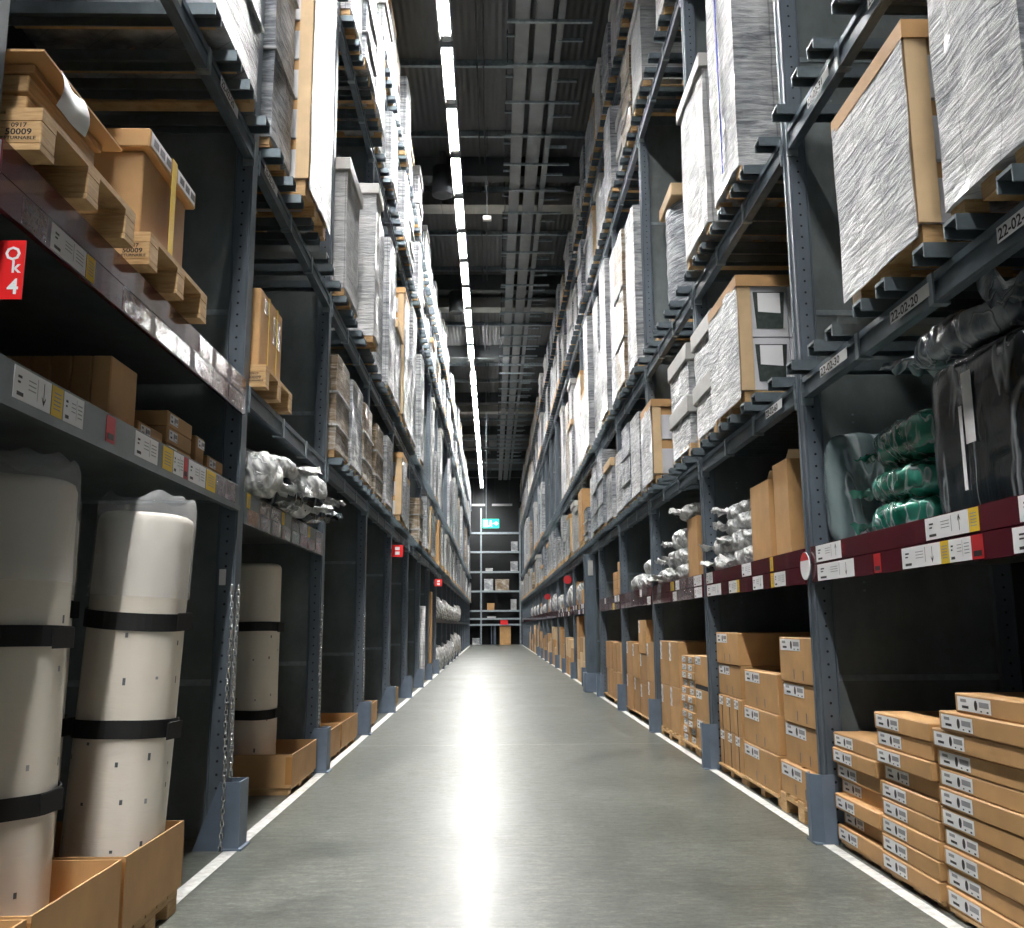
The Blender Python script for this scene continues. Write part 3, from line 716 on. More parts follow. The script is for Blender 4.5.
for s in 'LR':
    for b_ in range(0, 14):
        for li in range(4):
            if (s, b_, li) in SPEC:
                for q, (y0, w, h, st, ov) in enumerate(SPEC[s, b_, li]): place_load(s, b_, li, y0, w, h, st, SLOT[q], ov, True)
                continue
            if b_ == 0: continue
            y = yp(b_) + .08; q = 0
            n = 3 if b_ < 9 else 2
            vac = .12
            if li == 1 and s == 'R' and b_ >= 8: vac = .8
            if li == 1 and s == 'L' and 5 <= b_ <= 9: vac = .6
            W = .84 if n == 3 else 1.28
            for k in range(n):
                if rr.random() > vac:
                    hm = HMAX[s][li]
                    h = rr.choice((hm, hm * .9, hm * .75)) if rr.random() < .85 else hm * .55
                    st = rr.choices(('plain', 'lid', 'grey', 'tan', 'edged', 'brownlid', 'boxes', 'tiers'), (6, 4, 3, 1.6, 1.5, 1, .8 if li == 0 else 0, 2 if li != 1 else 0))[0]
                    place_load(s, b_, li, y + rr.uniform(0, .02), W, round(h, 1), st, SLOT[q], rr.choice((.06, .1, .14)), far=b_ >= 7); q += 1
                y += W + .045
# the loads beyond are too many and too small to tell apart
b = MB(); rr = random.Random(5)
for s in 'LR':
    g = SG[s]
    for b_ in range(14, NB):
        for li in range(4):
            for k in range(2):
                if rr.random() < .2 or (li == 1 and rr.random() < .6): continue
                y = yp(b_) + .1 + k * 1.36; z = LEV[s][li][1] + .068; h = HMAX[s][li] * rr.choice((.7, .9, 1.)); x0 = fx(s, -.1)
                b.box(x0, x0 + g * 1.1, y, y + 1.25, z, z + .12, 2); b.box(x0, x0 + g * 1.1, y, y + 1.25, z + .12, z + h, rr.choice((0, 0, 1)), .01)
tag(b.build('distant_pallet_loads', ('wrap', 'wrap_tan', 'wood')), 'pale wrapped pallet loads crowding the far racks', 'pallet loads', kind='stuff')

# ------------------------------------------------------------------ cartons
def shipping_label(parent, s, yc, zc, w, h, x, oval=True):
    g = SG[s]; b = MB(); b.box(x, x - g * .0012, yc - w / 2, yc + w / 2, zc - h / 2, zc + h / 2, 0)
    P = lambda u: (yc + w / 2 - u * w) if s == 'R' else (yc - w / 2 + u * w)
    e0, e1 = x - g * .0012, x - g * .0018
    def bar(u0, u1, v0, v1, m): b.box(e0, e1, P(u0), P(u1), zc - h / 2 + v0 * h, zc - h / 2 + v1 * h, m)
    bar(.10, .28, .62, .84, 2); bar(.14, .34, .2, .38, 1)
    if oval:
        pts = [(e1, P(.57 + .05 * math.cos(k * PI / 6)), zc + .36 * h * math.sin(k * PI / 6)) for k in range(12)]; b.add(pts, [tuple(range(12))], 1)
    bar(.67, .95, .40, .78, 2); bar(.70, .74, .1, .2, 1); bar(.88, .93, .08, .2, 1)
    return b.build('shipping_label', ('white', 'ink', 'grey_ink'), parent)
def carton(s, name, x0, dx, y0, y1, z0, z1, label, group=None, lab=True, tape=True, mat='card', labsize=(.26, .062), slots=False, off=.03):
    """closed carton; x0 = depth of its aisle-facing side from the front plane"""
    g = SG[s]; X0 = fx(s, x0); X1 = fx(s, x0 + dx)
    o = MB().box(min(X0, X1) - X0, max(X0, X1) - X0, 0, y1 - y0, 0, z1 - z0, 0, .005).build(name, mat, None, (X0, y0, z0))
    tag(o, label, 'box', group)
    if tape:
        ym = (y1 - y0) / 2
        b = MB()
        b.box(g * .02, g * (dx - .02), ym - .03, ym + .03, z1 - z0 + .0004, z1 - z0 + .001); b.build('tape', 'tape', o)
    if lab:
        w, h = labsize; w = min(w, (y1 - y0) * .8); h = min(h, (z1 - z0) * .8)
        yc = (y1 - y0) - off - w / 2 if s == 'R' else off + w / 2
        shipping_label(o, s, yc, (z1 - z0) - h / 2 - .012, w, h, -g * .0006, h < .1)
    if slots:
        for q in (.38, .62): MB().box(-g * .0005, -g * .001, (y1 - y0) * q - .008, (y1 - y0) * q + .008, .02, .085).build('hand_slot', 'printgrey', o)
    return o
def flat_pallet(s, x0, dx, y0, y1, h, label, legs=True):
    g = SG[s]; X0 = fx(s, x0)
    t = thing('wooden_pallet', label, 'pallet', (X0, y0, 0)); W = y1 - y0
    if h < .09:
        MB().box(0, g * dx, 0, W, h - .018, h).build('deck', 'wood', t)
        for y in (.0, W / 2 - .05, W - .1): MB().box(.02 * g, g * dx, y, y + .1, 0, h - .018).build('block', 'wood', t)
        return t
    b = MB()
    for q in range(5): y = q * (W - .12) / 4; b.box(0, g * dx, y, y + .12, h - .02, h)
    b.box(0, .1 * g, 0, W, h - .04, h - .02); b.box(g * (dx - .1), g * dx, 0, W, h - .04, h - .02); b.build('deck', 'wood', t)
    for y in (0, W / 2 - .06, W - .12):
        MB().box(0, g * .1, y, y + .12, 0, h - .04, 0, .003).build('block', 'wood', t); MB().box(g * (dx - .1), g * dx, y, y + .12, 0, h - .04, 0, .003).build('block', 'wood', t)
    return t

rc = random.Random(3)
# right, bay one: three stacks of flat cartons
STK = [('nearest the post', 5.0, 5.63, 7, .085, .04, .015), ('middle', 4.36, 4.985, 9, .085, .04, .01), ('nearest the camera', 3.25, 4.33, 11, .0835, .04, .01)]
for nm, y0, y1, n, h, base, x0 in STK:
    flat_pallet('R', x0 + .02, .85, y0 + .01, y1 - .02, base, f'low wooden pallet under the flat carton stack {nm}')
    for i in range(n):
        jx = rc.uniform(-.012, .018); jy = rc.uniform(-.012, .0); far_ = rc.uniform(-.01, 0)
        if nm == 'nearest the camera' and i >= n - 2: far_ = -.10 if i == n - 2 else -.22
        if nm == 'middle' and i == 5: jx = .03
        if nm == 'nearest the post' and i in (1, 3): jx = .035
        pos = 'topmost' if i == n - 1 else 'bottom one' if i == 0 else f'{ORD[n - 1 - i]} from the top'
        carton('R', 'flat_carton', x0 + jx + .012, .85, y0 - jy * .0, y1 + far_, base + i * h + .0005, base + (i + 1) * h - .002,
               f'flat brown carton, {pos} of the floor stack {nm}', 'flat cartons on the floor', tape=False, labsize=(.27, .058), off=.025)
for y in (4.98, 4.42, 5.3):
    pass
# right, bay two: big cartons on the floor pallets
A = [(.13, .335, 5.87, 6.70, .0), (.337, .60, 5.84, 6.66, .03), (.602, .868, 5.86, 6.62, .02), (.87, 1.165, 5.84, 6.62, .01)]
flat_pallet('R', .02, 1.0, 5.84, 6.70, .127, 'wooden pallet under the carton column just beyond the first right post')
for i, (z0, z1, y0, y1, x0) in enumerate(A):
    carton('R', 'cardboard_carton', .03 + x0, .9, y0, y1, z0, z1 - .002, f'large brown carton, {"topmost" if i == 3 else ORD[i] + " from the floor"} in the column beyond the first right post', 'big cartons in the second right bay', labsize=(.42, .075), slots=True)
flat_pallet('R', .02, 1.0, 6.74, 7.68, .08, 'wooden pallet under the three-carton column in the second right bay')
for i, (z0, z1) in enumerate(((.081, .345), (.346, .62), (.621, .90))):
    carton('R', 'cardboard_carton', .03 + .012 * i, .9, 6.76, 7.66 - .02 * (i == 2), z0, z1 - .002, f'large brown carton, {("bottom", "middle", "top")[i]} of the three-high column in the second right bay', 'big cartons in the second right bay', labsize=(.40, .075), slots=True)
flat_pallet('R', .02, 1.0, 7.72, 8.50, .07, 'wooden pallet under the strapped cartons at the second right post')
for i in range(3):
    for j in range(2):
        z0 = .072 + .29 * j; y0 = 7.73 + .255 * i
        c = carton('R', 'cardboard_carton', .04, .8, y0, y0 + .25, z0, z0 + .287, f'narrow strapped brown carton, {("near", "middle", "far")[i]} one in the {("lower", "upper")[j]} row beside the second right post', 'strapped cartons', labsize=(.13, .07), tape=False)
        MB().box(.0008, .0016, .115, .135, 0, .287).build('strap', 'strap', c) if False else MB().box(-.0016, -.0008, .115, .135, 0, .286).build('strap', 'strap', c)
for i, (z0, z1) in enumerate(((.655, .918), (.92, 1.185))):
    carton('R', 'cardboard_carton', .05 - .01 * i, .85, 7.74, 8.49, z0, z1 - .002, f'wide brown carton, {("lower", "upper")[i]} one on the strapped cartons by the second right post', 'big cartons in the second right bay', labsize=(.36, .075), slots=True)
# third right bay
flat_pallet('R', .02, 1., 8.80, 9.42, .08, 'wooden pallet under the three-high cartons beyond the second right post')
for i, (z0, z1) in enumerate(((.081, .36), (.362, .64), (.68, .96))):
    carton('R', 'cardboard_carton', .03, .8, 8.82, 9.40, z0, z1 - .002, f'brown carton, {("bottom", "middle", "top")[i]} of the stack just beyond the second right post', 'cartons in the third right bay', labsize=(.24, .075))
    if i == 1: tag(MB().box(0, .8, 0, .58, 0, .036).build('dark_tray', 'strap', None, (1.98, 8.82, .641)), 'dark flat tray between two cartons beyond the second right post', 'tray')
flat_pallet('R', .02, 1., 9.46, 10.1, .08, 'wooden pallet under the small flat box stack in the third right bay')
for i in range(11):
    for j in range(2):
        y0 = 9.47 + .31 * j
        carton('R', 'small_flat_box', .02 + rc.uniform(0, .03), .6, y0, y0 + .30, .082 + i * .078, .082 + i * .078 + .075, f'small flat brown box, layer {ORD[i]} from below, {("near", "far")[j]} column, third right bay', 'small flat boxes', labsize=(.17, .055), tape=False)
flat_pallet('R', .02, 1., 10.2, 11.35, .09, 'wooden pallet under the tall cartons before the third right post')
for i in range(2):
    for j in range(2):
        y0 = 10.22 + .56 * i
        carton('R', 'tall_carton', .03, .6, y0, y0 + .55, .092 + .49 * j, .092 + .49 * j + .486, f'tall brown carton, {("near", "far")[i]} one, {("lower", "upper")[j]} layer, before the third right post', 'tall cartons', labsize=(.1, .2))
# fourth and fifth bays
for bb, pat in ((3, ((11.62, .7, (.08, .55, 1.03)), (12.36, .62, (.08, .48, .88, 1.32)), (13.02, .5, (.08, .54, 1.0)), (13.56, .62, (.08, .55, 1.02)))),
                (4, ((14.5, .42, (.08, .52, .98)), (14.95, .42, (.08, .52, .98)), (15.4, .42, (.08, .5, .97)), (15.85, .42, (.08, .53, .99)), (16.3, .42, (.08, .52, .98)))),
                ):
    flat_pallet('R', .02, 1., yp(bb) + .1, yp(bb + 1) - .1, .08, f'long wooden pallet under the cartons of the {ORD[bb]} right bay')
    for ci, (y0, w, zs) in enumerate(pat):
        for j in range(len(zs) - 1):
            carton('R', 'tall_carton', .02 + rc.uniform(0, .02), .6, y0, y0 + w, zs[j] + .002, zs[j + 1] - .002, f'tall brown carton, {ORD[ci]} column of the {ORD[bb]} right bay, {ORD[j]} layer up', 'tall cartons', lab=bb == 3, tape=False, labsize=(.1, .16), mat=rc.choice(('card', 'card2')))
for bb in range(6, 17):
    y = yp(bb) + .12; ci = 0
    while y < yp(bb + 1) - .7:
        w = rc.uniform(.5, .8); z = .0; n = rc.choice((2, 3)); hh = rc.uniform(.28, .5)
        for j in range(n):
            w = min(w, yp(bb + 1) - .1 - y)
            carton('R', 'cardboard_carton', .0, .7, y, y + w, z + .001, z + hh - .002, f'brown carton on the floor, {ORD[bb]} right bay, {ORD[ci]} column, {ORD[j]} layer up', 'far floor cartons', lab=False, tape=False, mat=rc.choice(('card', 'card2', 'card_light'))); z += hh
        y += w + rc.uniform(.03, .3); ci += 1
# right shelf goods
SHZ = 1.69
def lumpthing(name, label, cat, loc, dims, seed, mat, rz=0., p=4., amp=.03, n=14, group=None, fr=3., tilt=0., tail=None):
    o = MB().lump(*dims, seed, p, amp, n, 0, fr).build(name, mat, None, loc); o.rotation_euler = (0, tilt, rz); tag(o, label, cat, group)
    if tail:
        for (a, c, r) in tail:
            a, c = Vector(a), Vector(c); d = c - a; sd = d.cross(Vector((0, 0, 1))).normalized(); b = MB(); vs = []; fs = []
            for p in range(7):
                u = p / 6; w_ = r * (.55 + 1.1 * u)
                for q in range(11):
                    v = q / 5 - 1; edge = 1 + .25 * noise.noise(Vector((v * 3, seed, u)))
                    vs.append(a + d * u * edge + sd * v * w_ + Vector((0, 0, .022 * math.sin(v * 9 + seed) * (.4 + u) + .03 * noise.noise(Vector((u * 4, v * 4, seed))))))
            for p in range(6):
                for q in range(10): k_ = p * 11 + q; fs.append((k_, k_ + 1, k_ + 12, k_ + 11))
            b.add(vs, fs, 0, True)
            b.build('bag_end', mat, o)
    return o
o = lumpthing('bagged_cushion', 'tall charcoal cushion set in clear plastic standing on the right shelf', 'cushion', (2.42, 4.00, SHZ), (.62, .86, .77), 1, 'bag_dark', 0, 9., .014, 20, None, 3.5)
b = MB()
for i in range(1): pass
b.box(-.325, -.322, -.04, .04, .34, .66, 0); b.build('paper_label', 'white', o)
MB().box(-.323, -.320, .065, .09, .14, .52).build('paper_strip', 'white', o)
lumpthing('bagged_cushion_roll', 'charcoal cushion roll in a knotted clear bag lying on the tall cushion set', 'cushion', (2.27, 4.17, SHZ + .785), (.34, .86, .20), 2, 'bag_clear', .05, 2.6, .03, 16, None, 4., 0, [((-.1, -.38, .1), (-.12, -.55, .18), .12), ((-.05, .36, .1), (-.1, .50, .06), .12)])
def open_carton(label, s, x0, dx, y0, y1, z0, z1, flap=True, group=None):
    g = SG[s]; t = thing('open_carton', label, 'box', (fx(s, x0), y0, z0), 0, group); W = y1 - y0; H = z1 - z0; k = .006
    b = MB(); b.box(0, g * dx, 0, W, 0, k); b.box(0, g * k, 0, W, k, H); b.box(g * (dx - k), g * dx, 0, W, k, H); b.box(g * k, g * (dx - k), 0, k, k, H); b.box(g * k, g * (dx - k), W - k, W, k, H)
    b.build('body', 'card', t)
    if flap:
        MB().add([(0, 0, H), (0, W, H), (-g * .03, W, H + .13), (-g * .03, 0, H + .13)], [(0, 1, 2, 3)]).build('flap', 'card_light', t) if flap == 1 else MB().prism([(0, 0, H), (g * dx, 0, H), (g * dx, -.06, H + .05), (0, -.06, H + .05)], (0, 0, .004)).build('flap', 'card_light', t)
    return t
carton('R', 'cardboard_carton', .14, .8, 3.02, 3.50, SHZ, SHZ + .72, 'tall brown carton at the frame edge beside the charcoal cushion set', lab=False)
GR = (((2.40, 4.92, SHZ), (.62, .74, .22), 4, -.05), ((2.40, 4.90, SHZ + .19), (.60, .72, .20), 5, .04), ((2.42, 4.86, SHZ + .40), (.62, .78, .24), 6, -.03))
for i, (loc, dm, sd, tl) in enumerate(GR):
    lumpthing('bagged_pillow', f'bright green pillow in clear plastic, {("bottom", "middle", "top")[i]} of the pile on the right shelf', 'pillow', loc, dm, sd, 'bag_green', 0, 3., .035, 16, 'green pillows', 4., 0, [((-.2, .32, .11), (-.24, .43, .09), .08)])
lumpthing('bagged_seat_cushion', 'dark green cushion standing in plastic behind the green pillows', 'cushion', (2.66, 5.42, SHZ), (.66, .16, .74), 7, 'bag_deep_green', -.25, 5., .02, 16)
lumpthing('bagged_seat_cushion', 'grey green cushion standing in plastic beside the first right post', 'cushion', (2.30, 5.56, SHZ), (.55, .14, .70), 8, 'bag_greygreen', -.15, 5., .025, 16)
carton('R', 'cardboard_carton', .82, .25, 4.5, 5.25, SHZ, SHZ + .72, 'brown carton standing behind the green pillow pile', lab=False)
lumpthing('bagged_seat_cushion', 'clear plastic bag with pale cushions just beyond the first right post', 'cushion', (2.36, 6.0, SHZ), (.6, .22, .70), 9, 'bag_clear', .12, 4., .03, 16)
open_carton('upright open brown carton on the right shelf, nearer the first post', 'R', .06, .62, 6.30, 6.62, SHZ, SHZ + .68, 2)
open_carton('upright open brown carton on the right shelf, beside the white bags', 'R', .05, .62, 6.72, 7.20, SHZ, SHZ + .60, 2)
for i, (y0, z, dm) in enumerate(((7.60, 0, (.62, .66, .18)), (8.27, 0, (.62, .62, .19)), (7.64, .145, (.60, .68, .18)), (8.30, .15, (.62, .58, .17)), (7.72, .285, (.60, .76, .19)), (7.80, .425, (.58, .70, .15)))):
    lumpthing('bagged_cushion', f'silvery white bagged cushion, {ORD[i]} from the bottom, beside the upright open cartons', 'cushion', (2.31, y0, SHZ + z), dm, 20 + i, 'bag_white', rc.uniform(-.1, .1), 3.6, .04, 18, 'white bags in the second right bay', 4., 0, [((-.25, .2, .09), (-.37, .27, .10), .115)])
open_carton('tall pale open carton at the near end of the third right shelf', 'R', .05, .6, 9.15, 9.6, SHZ, SHZ + .62, 0)
for i, (y0, z, dm) in enumerate(((9.96, 0, (.62, .66, .2)), (10.62, 0, (.62, .62, .21)), (10.0, .165, (.62, .68, .2)), (10.5, .17, (.58, .30, .2)), (10.02, .33, (.62, .66, .24)), (9.52, .625, (.62, .84, .15)), (11.14, 0, (.62, .40, .2)))):
    lumpthing('bagged_cushion', f'silvery white bagged cushion, {ORD[i]} of the heap on the third right shelf', 'cushion', (2.28, y0, SHZ + z), dm, 40 + i, 'bag_white', rc.uniform(-.1, .1), 3.6, .04, 18, 'white bags in the third right bay', 4., 0, [((-.25, .2, .09), (-.37, .27, .10), .115)])
for i, (y0, z, dm) in enumerate(((11.8, 0, (.6, .6, .2)), (12.4, 0, (.6, .5, .2)), (13.0, 0, (.6, .6, .25)), (12.1, .2, (.55, .5, .2)))):
    lumpthing('bagged_cushion', f'silvery white bagged cushion, {ORD[i]} of the heap on the fourth right shelf', 'cushion', (2.25, y0, SHZ + z), dm, 60 + i, 'bag_white', rc.uniform(-.2, .2), 2.6, .05, 10, 'white bags in the fourth right bay', 4.)
for i in range(7):
    carton('R', 'cardboard_carton', .05, .5, 14.6 + .6 * (i % 2), 15.1 + .6 * (i % 2), SHZ + .14 * (i // 2), SHZ + .14 * (i // 2) + .135, f'flat brown carton on the fifth right shelf, {("near", "far")[i % 2]} stack, {ORD[i // 2]} up', 'cartons on the fifth right shelf', lab=False, tape=False)
for bb in range(6, 16):
    y = yp(bb) + .2; q = 0
    while y < yp(bb + 1) - .6:
        w = rc.uniform(.45, .6); h = rc.uniform(.3, .65)
        if rc.random() < .5: carton('R', 'cardboard_carton', .06, .6, y, y + w, SHZ, SHZ + h, f'brown carton on the {ORD[bb]} right shelf, {ORD[q]} item from the near post', 'goods on the far right shelves', lab=False, tape=False)
        else: lumpthing('bagged_cushion', f'white bagged cushion on the {ORD[bb]} right shelf, {ORD[q]} item from the near post', 'cushion', (2.25, y + w / 2, SHZ), (.6, w, h), bb * 9 + q, 'bag_white', 0, 3., .05, 8, 'goods on the far right shelves', 4.)
        y += w + .12; q += 1

# ------------------------------------------------------------------ left side goods
def tray(s, x0, dx, y0, y1, z0, z1, label):
    g = SG[s]; t = thing('cardboard_tray', label, 'box', (fx(s, x0), y0, z0)); W = y1 - y0; H = z1 - z0; k = .008
    b = MB(); b.box(0, g * dx, 0, W, 0, k); b.box(0, g * k, 0, W, k, H); b.box(g * (dx - k), g * dx, 0, W, k, H * 1.0); b.box(g * k, g * (dx - k), 0, k, k, H); b.box(g * k, g * (dx - k), W - k, W, k, H)
    b.build('body', 'card', t)
    for y in (.0, W): MB().box(-g * .001, g * .05, y - .002 if y else -.002, y + .002, .02, H - .02).build('corner_tape', 'tape', t)
    return t
for i, (y0, y1) in enumerate(((2.78, 3.06), (3.09, 3.80), (3.84, 4.53))):
    nm = ('nearest the camera', 'second', 'third')[i]
    tray('L', -.14, 1.1, y0, y1, .105, .385, f'open cardboard tray at the foot of the mattress rolls, {nm}')
    flat_pallet('L', -.13, 1.08, y0 + .02, y1 - .02, .104, f'wooden pallet under the mattress tray {nm}')
def roll(label, cx, cy, r, z0, z1, seed, straps=(.42, .72), rz=0., lean=(0, 0), film=True, marks=True):
    t = thing('mattress_roll', label, 'mattress', (cx, cy, z0), rz); H = z1 - z0
    mod = lambda a, z: 1 + .022 * math.cos(5 * a + seed) + .012 * math.cos(9 * a + seed * 2 + z * 2)
    pr = [(0, 0), (r * .95, 0), (r, .02)] + [(r * (1 + .012 * noise.noise(Vector((seed, i * .7, 0)))), .02 + (H - .09) * i / 14) for i in range(1, 15)] + [(r * .96, H - .045), (r * .85, H - .03), (r * .6, H - .05), (0, H - .07)]
    b = MB(); b.lathe(pr, 48, 0, 0, 0, mod)
    if marks:
        rm = random.Random(seed)
        for band in (.12, .27, .36, .55, .66):
            for a in range(10):
                if rm.random() < .25: continue
                an = 2 * PI * (a + rm.uniform(-.2, .2)) / 10; z = H * band + rm.uniform(-.05, .05); q = r * mod(an, z) * 1.014 + .001; w = .012 / r; hh = rm.choice((.012, .02, .03))
                b.add([(q * math.cos(an + p), q * math.sin(an + p), z + zz) for p, zz in ((-w / 2, 0), (w / 2, 0), (w / 2, hh), (-w / 2, hh))], [(0, 1, 2, 3)], 1 + (rm.random() < .4))
    b.build('rolled_body', ('tick', 'printgrey', 'grey_ink'), t)
    for f in straps:
        z = H * f; tl = .012 * math.sin(seed * 3 + f * 9)
        s_ = MB(); n = 48; vs = []; fs = []
        for k in range(n):
            a = 2 * PI * k / n; q = r * mod(a, z) * 1.02 + .004
            for rr_, zz in ((q, 0), (q + .006, .0), (q + .006, .075), (q, .075)): vs.append((rr_ * math.cos(a), rr_ * math.sin(a), z + zz + tl * math.cos(a + 1)))
        for k in range(n):
            for j in range(4): fs.append((k * 4 + j, k * 4 + (j + 1) % 4, ((k + 1) % n) * 4 + (j + 1) % 4, ((k + 1) % n) * 4 + j))
        s_.add(vs, fs, 0, False)
        a = -.35; q = r * 1.03; d = Vector((math.cos(a), math.sin(a), 0)); tn = Vector((-math.sin(a), math.cos(a), 0)) * -1
        p0 = d * (q + .008) + Vector((0, 0, z)); 
        s_.prism([p0 - tn * .10, p0 + tn * .02 + d * .02 , p0 + tn * .02 + d * .02 + Vector((0, 0, .07)), p0 - tn * .10 + Vector((0, 0, .075))], d * .005)
        s_.build('strap', 'strap', t)
    if film:
        f_ = MB(); pr2 = [(r * 1.03 + .003, H * .76 if f_ else 0), (r * 1.035, H * .86), (r * 1.03, H - .06), (r * 1.03, H), (r * .98, H + .035), (r * .9, H + .05)]
        f_.lathe(pr2, 48, 0, 0, 0, lambda a, z: mod(a, z) * (1 + (.03 if z > H - .08 else .006) * noise.noise(Vector((math.cos(a) * 5, math.sin(a) * 5, z * 9 + seed)))))
        for i, v in enumerate(f_.v):
            if v[2] > H - .03: f_.v[i] = (v[0], v[1], v[2] + .05 * noise.noise(Vector((v[0] * 11, v[1] * 11, seed))))
        f_.build('plastic_film', 'film_clear', t)
    t.rotation_euler = (lean[0], lean[1], rz); return t
roll('thick beige mattress roll with two black straps at the left frame edge', -1.815, 3.54, .238, .12, 1.83, 1, (.29, .62))
roll('beige mattress roll half hidden between two other rolls, black straps', -2.09, 4.275, .20, .118, 1.80, 2.3, (.40, .70))
roll('beige mattress roll with two black straps beside the first left post', -1.642, 4.275, .204, .126, 1.785, 3.7, (.40, .68), 0., (0, .045))
# second left bay
tray('L', -.03, 1.1, 7.42, 8.40, .06, .30, 'open cardboard tray holding a mattress roll in the second left bay')
flat_pallet('L', -.02, 1.05, 7.45, 8.36, .058, 'low wooden pallet under the tray in the second left bay')
roll('beige mattress roll standing deep inside the second left bay', -1.97, 7.9, .205, .07, 1.80, 5, (.27, .66), film=False)
roll('second beige mattress roll behind the first in the second left bay', -2.38, 8.1, .19, .07, 1.78, 6.2, (.3, .64), film=False)
for i, (y0, y1, bay) in enumerate(((8.85, 9.7, 'third'), (9.78, 10.9, 'third'), (11.75, 12.7, 'fourth'), (14.6, 15.5, 'fifth'), (17.5, 18.2, 'sixth'), (20.4, 21.4, 'seventh'), (23.3, 24.2, 'eighth'))):
    tray('L', -.03, 1.1, y0, y1, .06, .30, f'open cardboard tray on the floor of the {bay} left bay' + (', nearer one' if i == 0 else ', farther one' if i == 1 else ''))
    flat_pallet('L', -.02, 1.05, y0 + .02, y1 - .02, .058, f'low wooden pallet under the tray of the {bay} left bay' + (', nearer one' if i == 0 else ', farther one' if i == 1 else ''))
def cone_roll(label, x, y, h, r0, r1, lean):
    o = MB().lathe([(0, 0), (r0, 0), (r0, .02), (r1, h), (0, h)], 20).build('foam_roll', 'wrap_white', None, (x, y, .14)); o.rotation_euler = (0, lean, 0); tag(o, label, 'roll')
cone_roll('white foam roll leaning back in the tray of the fourth left bay', -1.68, 12.2, 1.15, .13, .12, -.42)
cone_roll('white foam roll leaning back in the tray of the fifth left bay', -1.68, 15.0, 1.9, .15, .13, -.30)
cone_roll('white upright roll standing in the seventh left bay', -1.62, 20.9, 1.55, .14, .14, 0)
carton('L', 'tall_carton', -.02, .4, 23.5, 24.1, .07, 2.1, 'very tall narrow brown carton in the eighth left bay', lab=False, tape=False)
for bb in range(8, 14):
    for q in range(3):
        lumpthing('bagged_cushion', f'white bagged cushion, low shelf of the {ORD[bb]} left bay, {ORD[q]} from its near post', 'cushion', (-1.75, yp(bb) + .5 + .9 * q, 1.455), (.6, .7, rc.uniform(.4, .7)), bb * 5 + q, 'bag_white', 0, 2.6, .08, 9, 'white bags in the far left bays', 4.)
    for q in range(2):
        lumpthing('bagged_cushion', f'white bagged bundle on the floor of the {ORD[bb]} left bay, {("near", "far")[q]} one', 'cushion', (-1.75, yp(bb) + .7 + 1.3 * q, 0), (.6, .9, rc.uniform(.6, 1.1)), bb * 5 + q + 3, 'bag_white', 0, 3, .08, 9, 'white bags in the far left bays', 4.)
# left low shelf, first bay
for i in range(6):
    X0 = .06 + .085 * i
    carton('L', 'slim_carton', X0, .082, 3.88, 4.17, 2.081, 2.39, f'slim brown carton standing on the left low shelf, {ORD[i]} from the aisle', 'slim cartons in a row', lab=False, tape=i < 1)
def lowbox(y0, y1, z0, z1, lab, dx=.25): carton('L', 'small_carton', .07, dx, y0, y1, z0, z1, lab, 'small cartons on the left low shelf', lab=True, tape=False, labsize=(.12, .05))
lowbox(4.24, 4.56, 2.081, 2.19, 'small brown carton beside the slim carton row on the left low shelf')
for i in range(3): lowbox(4.62, 5.0, 2.081 + .082 * i, 2.081 + .082 * i + .08, f'small flat brown carton, {("bottom", "middle", "top")[i]} of the stack on the left low shelf')
lowbox(5.08, 5.22, 2.081, 2.29, 'small upright brown carton beside the flat carton stack on the left low shelf')
for i in range(2): lowbox(5.30, 5.60, 2.081 + .07 * i, 2.081 + .07 * i + .068, f'small flat brown carton, {("lower", "upper")[i]} of the pair at the first left post')
# bagged cushions on the second left bay shelf
for i, (y0, z, dm, mt) in enumerate(((6.15, 0, (.6, .5, .30), 'bag_white'), (6.85, 0, (.62, .45, .22), 'bag_dark'), (7.25, 0, (.6, .5, .24), 'bag_white'), (7.75, 0, (.62, .4, .2), 'bag_dark'), (6.75, .22, (.55, .6, .14), 'bag_white'), (7.85, .17, (.6, .55, .26), 'bag_white'))):
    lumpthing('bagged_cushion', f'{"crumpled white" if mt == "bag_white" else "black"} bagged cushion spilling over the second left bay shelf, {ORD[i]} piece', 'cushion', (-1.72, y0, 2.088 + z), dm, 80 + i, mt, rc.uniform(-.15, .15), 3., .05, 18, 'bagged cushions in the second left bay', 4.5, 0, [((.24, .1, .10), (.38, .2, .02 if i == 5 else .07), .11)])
# pallets on the maroon beam
def euro_pallet(label, y0, z, stamp=()):
    w, d = .80, 1.2; t = thing('wooden_pallet', label, 'pallet', (FX['L'] + .10, y0, z)); b = MB()
    for x in (0, .27, .5275, .785, 1.055): b.box(-x - .12, -x, 0, w, .124, .146)
    b.build('deck', 'wood', t)
    for y in (0, w / 2 - .05, w - .1): MB().box(-d, 0, y, y + .1, .102, .1235).build('stringer_board', 'wood', t)
    for xi, x in enumerate((0, .5275, 1.055)):
        for yi, y in enumerate((0, w / 2 - .05, w - .1)):
            q = MB(); q.box(-x - (.24 if xi == 0 else .145), -x, y, y + .10, .022, .1015, 0, .004)
            if xi == 0 and yi in stamp:
                fm = Matrix.Translation((-.1425, y - .0012, .028)) @ Matrix.Rotation(PI / 2, 4, 'X')
                for tx, sz, yy in (('0917', .022, .052), ('50009', .030, .026), ('RETURNABLE', .0165, .009)):
                    q.text(tx, sz, fm @ Matrix.Translation((.07, yy - .002, 0)), 1, 'CENTER', 1.15)
            q.build('block', ('wood', 'ink'), t)
    for y in (0, w / 2 - .05, w - .1): MB().box(-d, 0, y, y + .1, 0, .0215).build('base_board', 'wood', t)
    return t
euro_pallet('stencilled wooden pallet on the maroon beam nearest the left frame edge', 2.83, 2.765, (0,))
euro_pallet('stencilled wooden pallet on the maroon beam under the lidded carton', 3.80, 2.765, (0,))
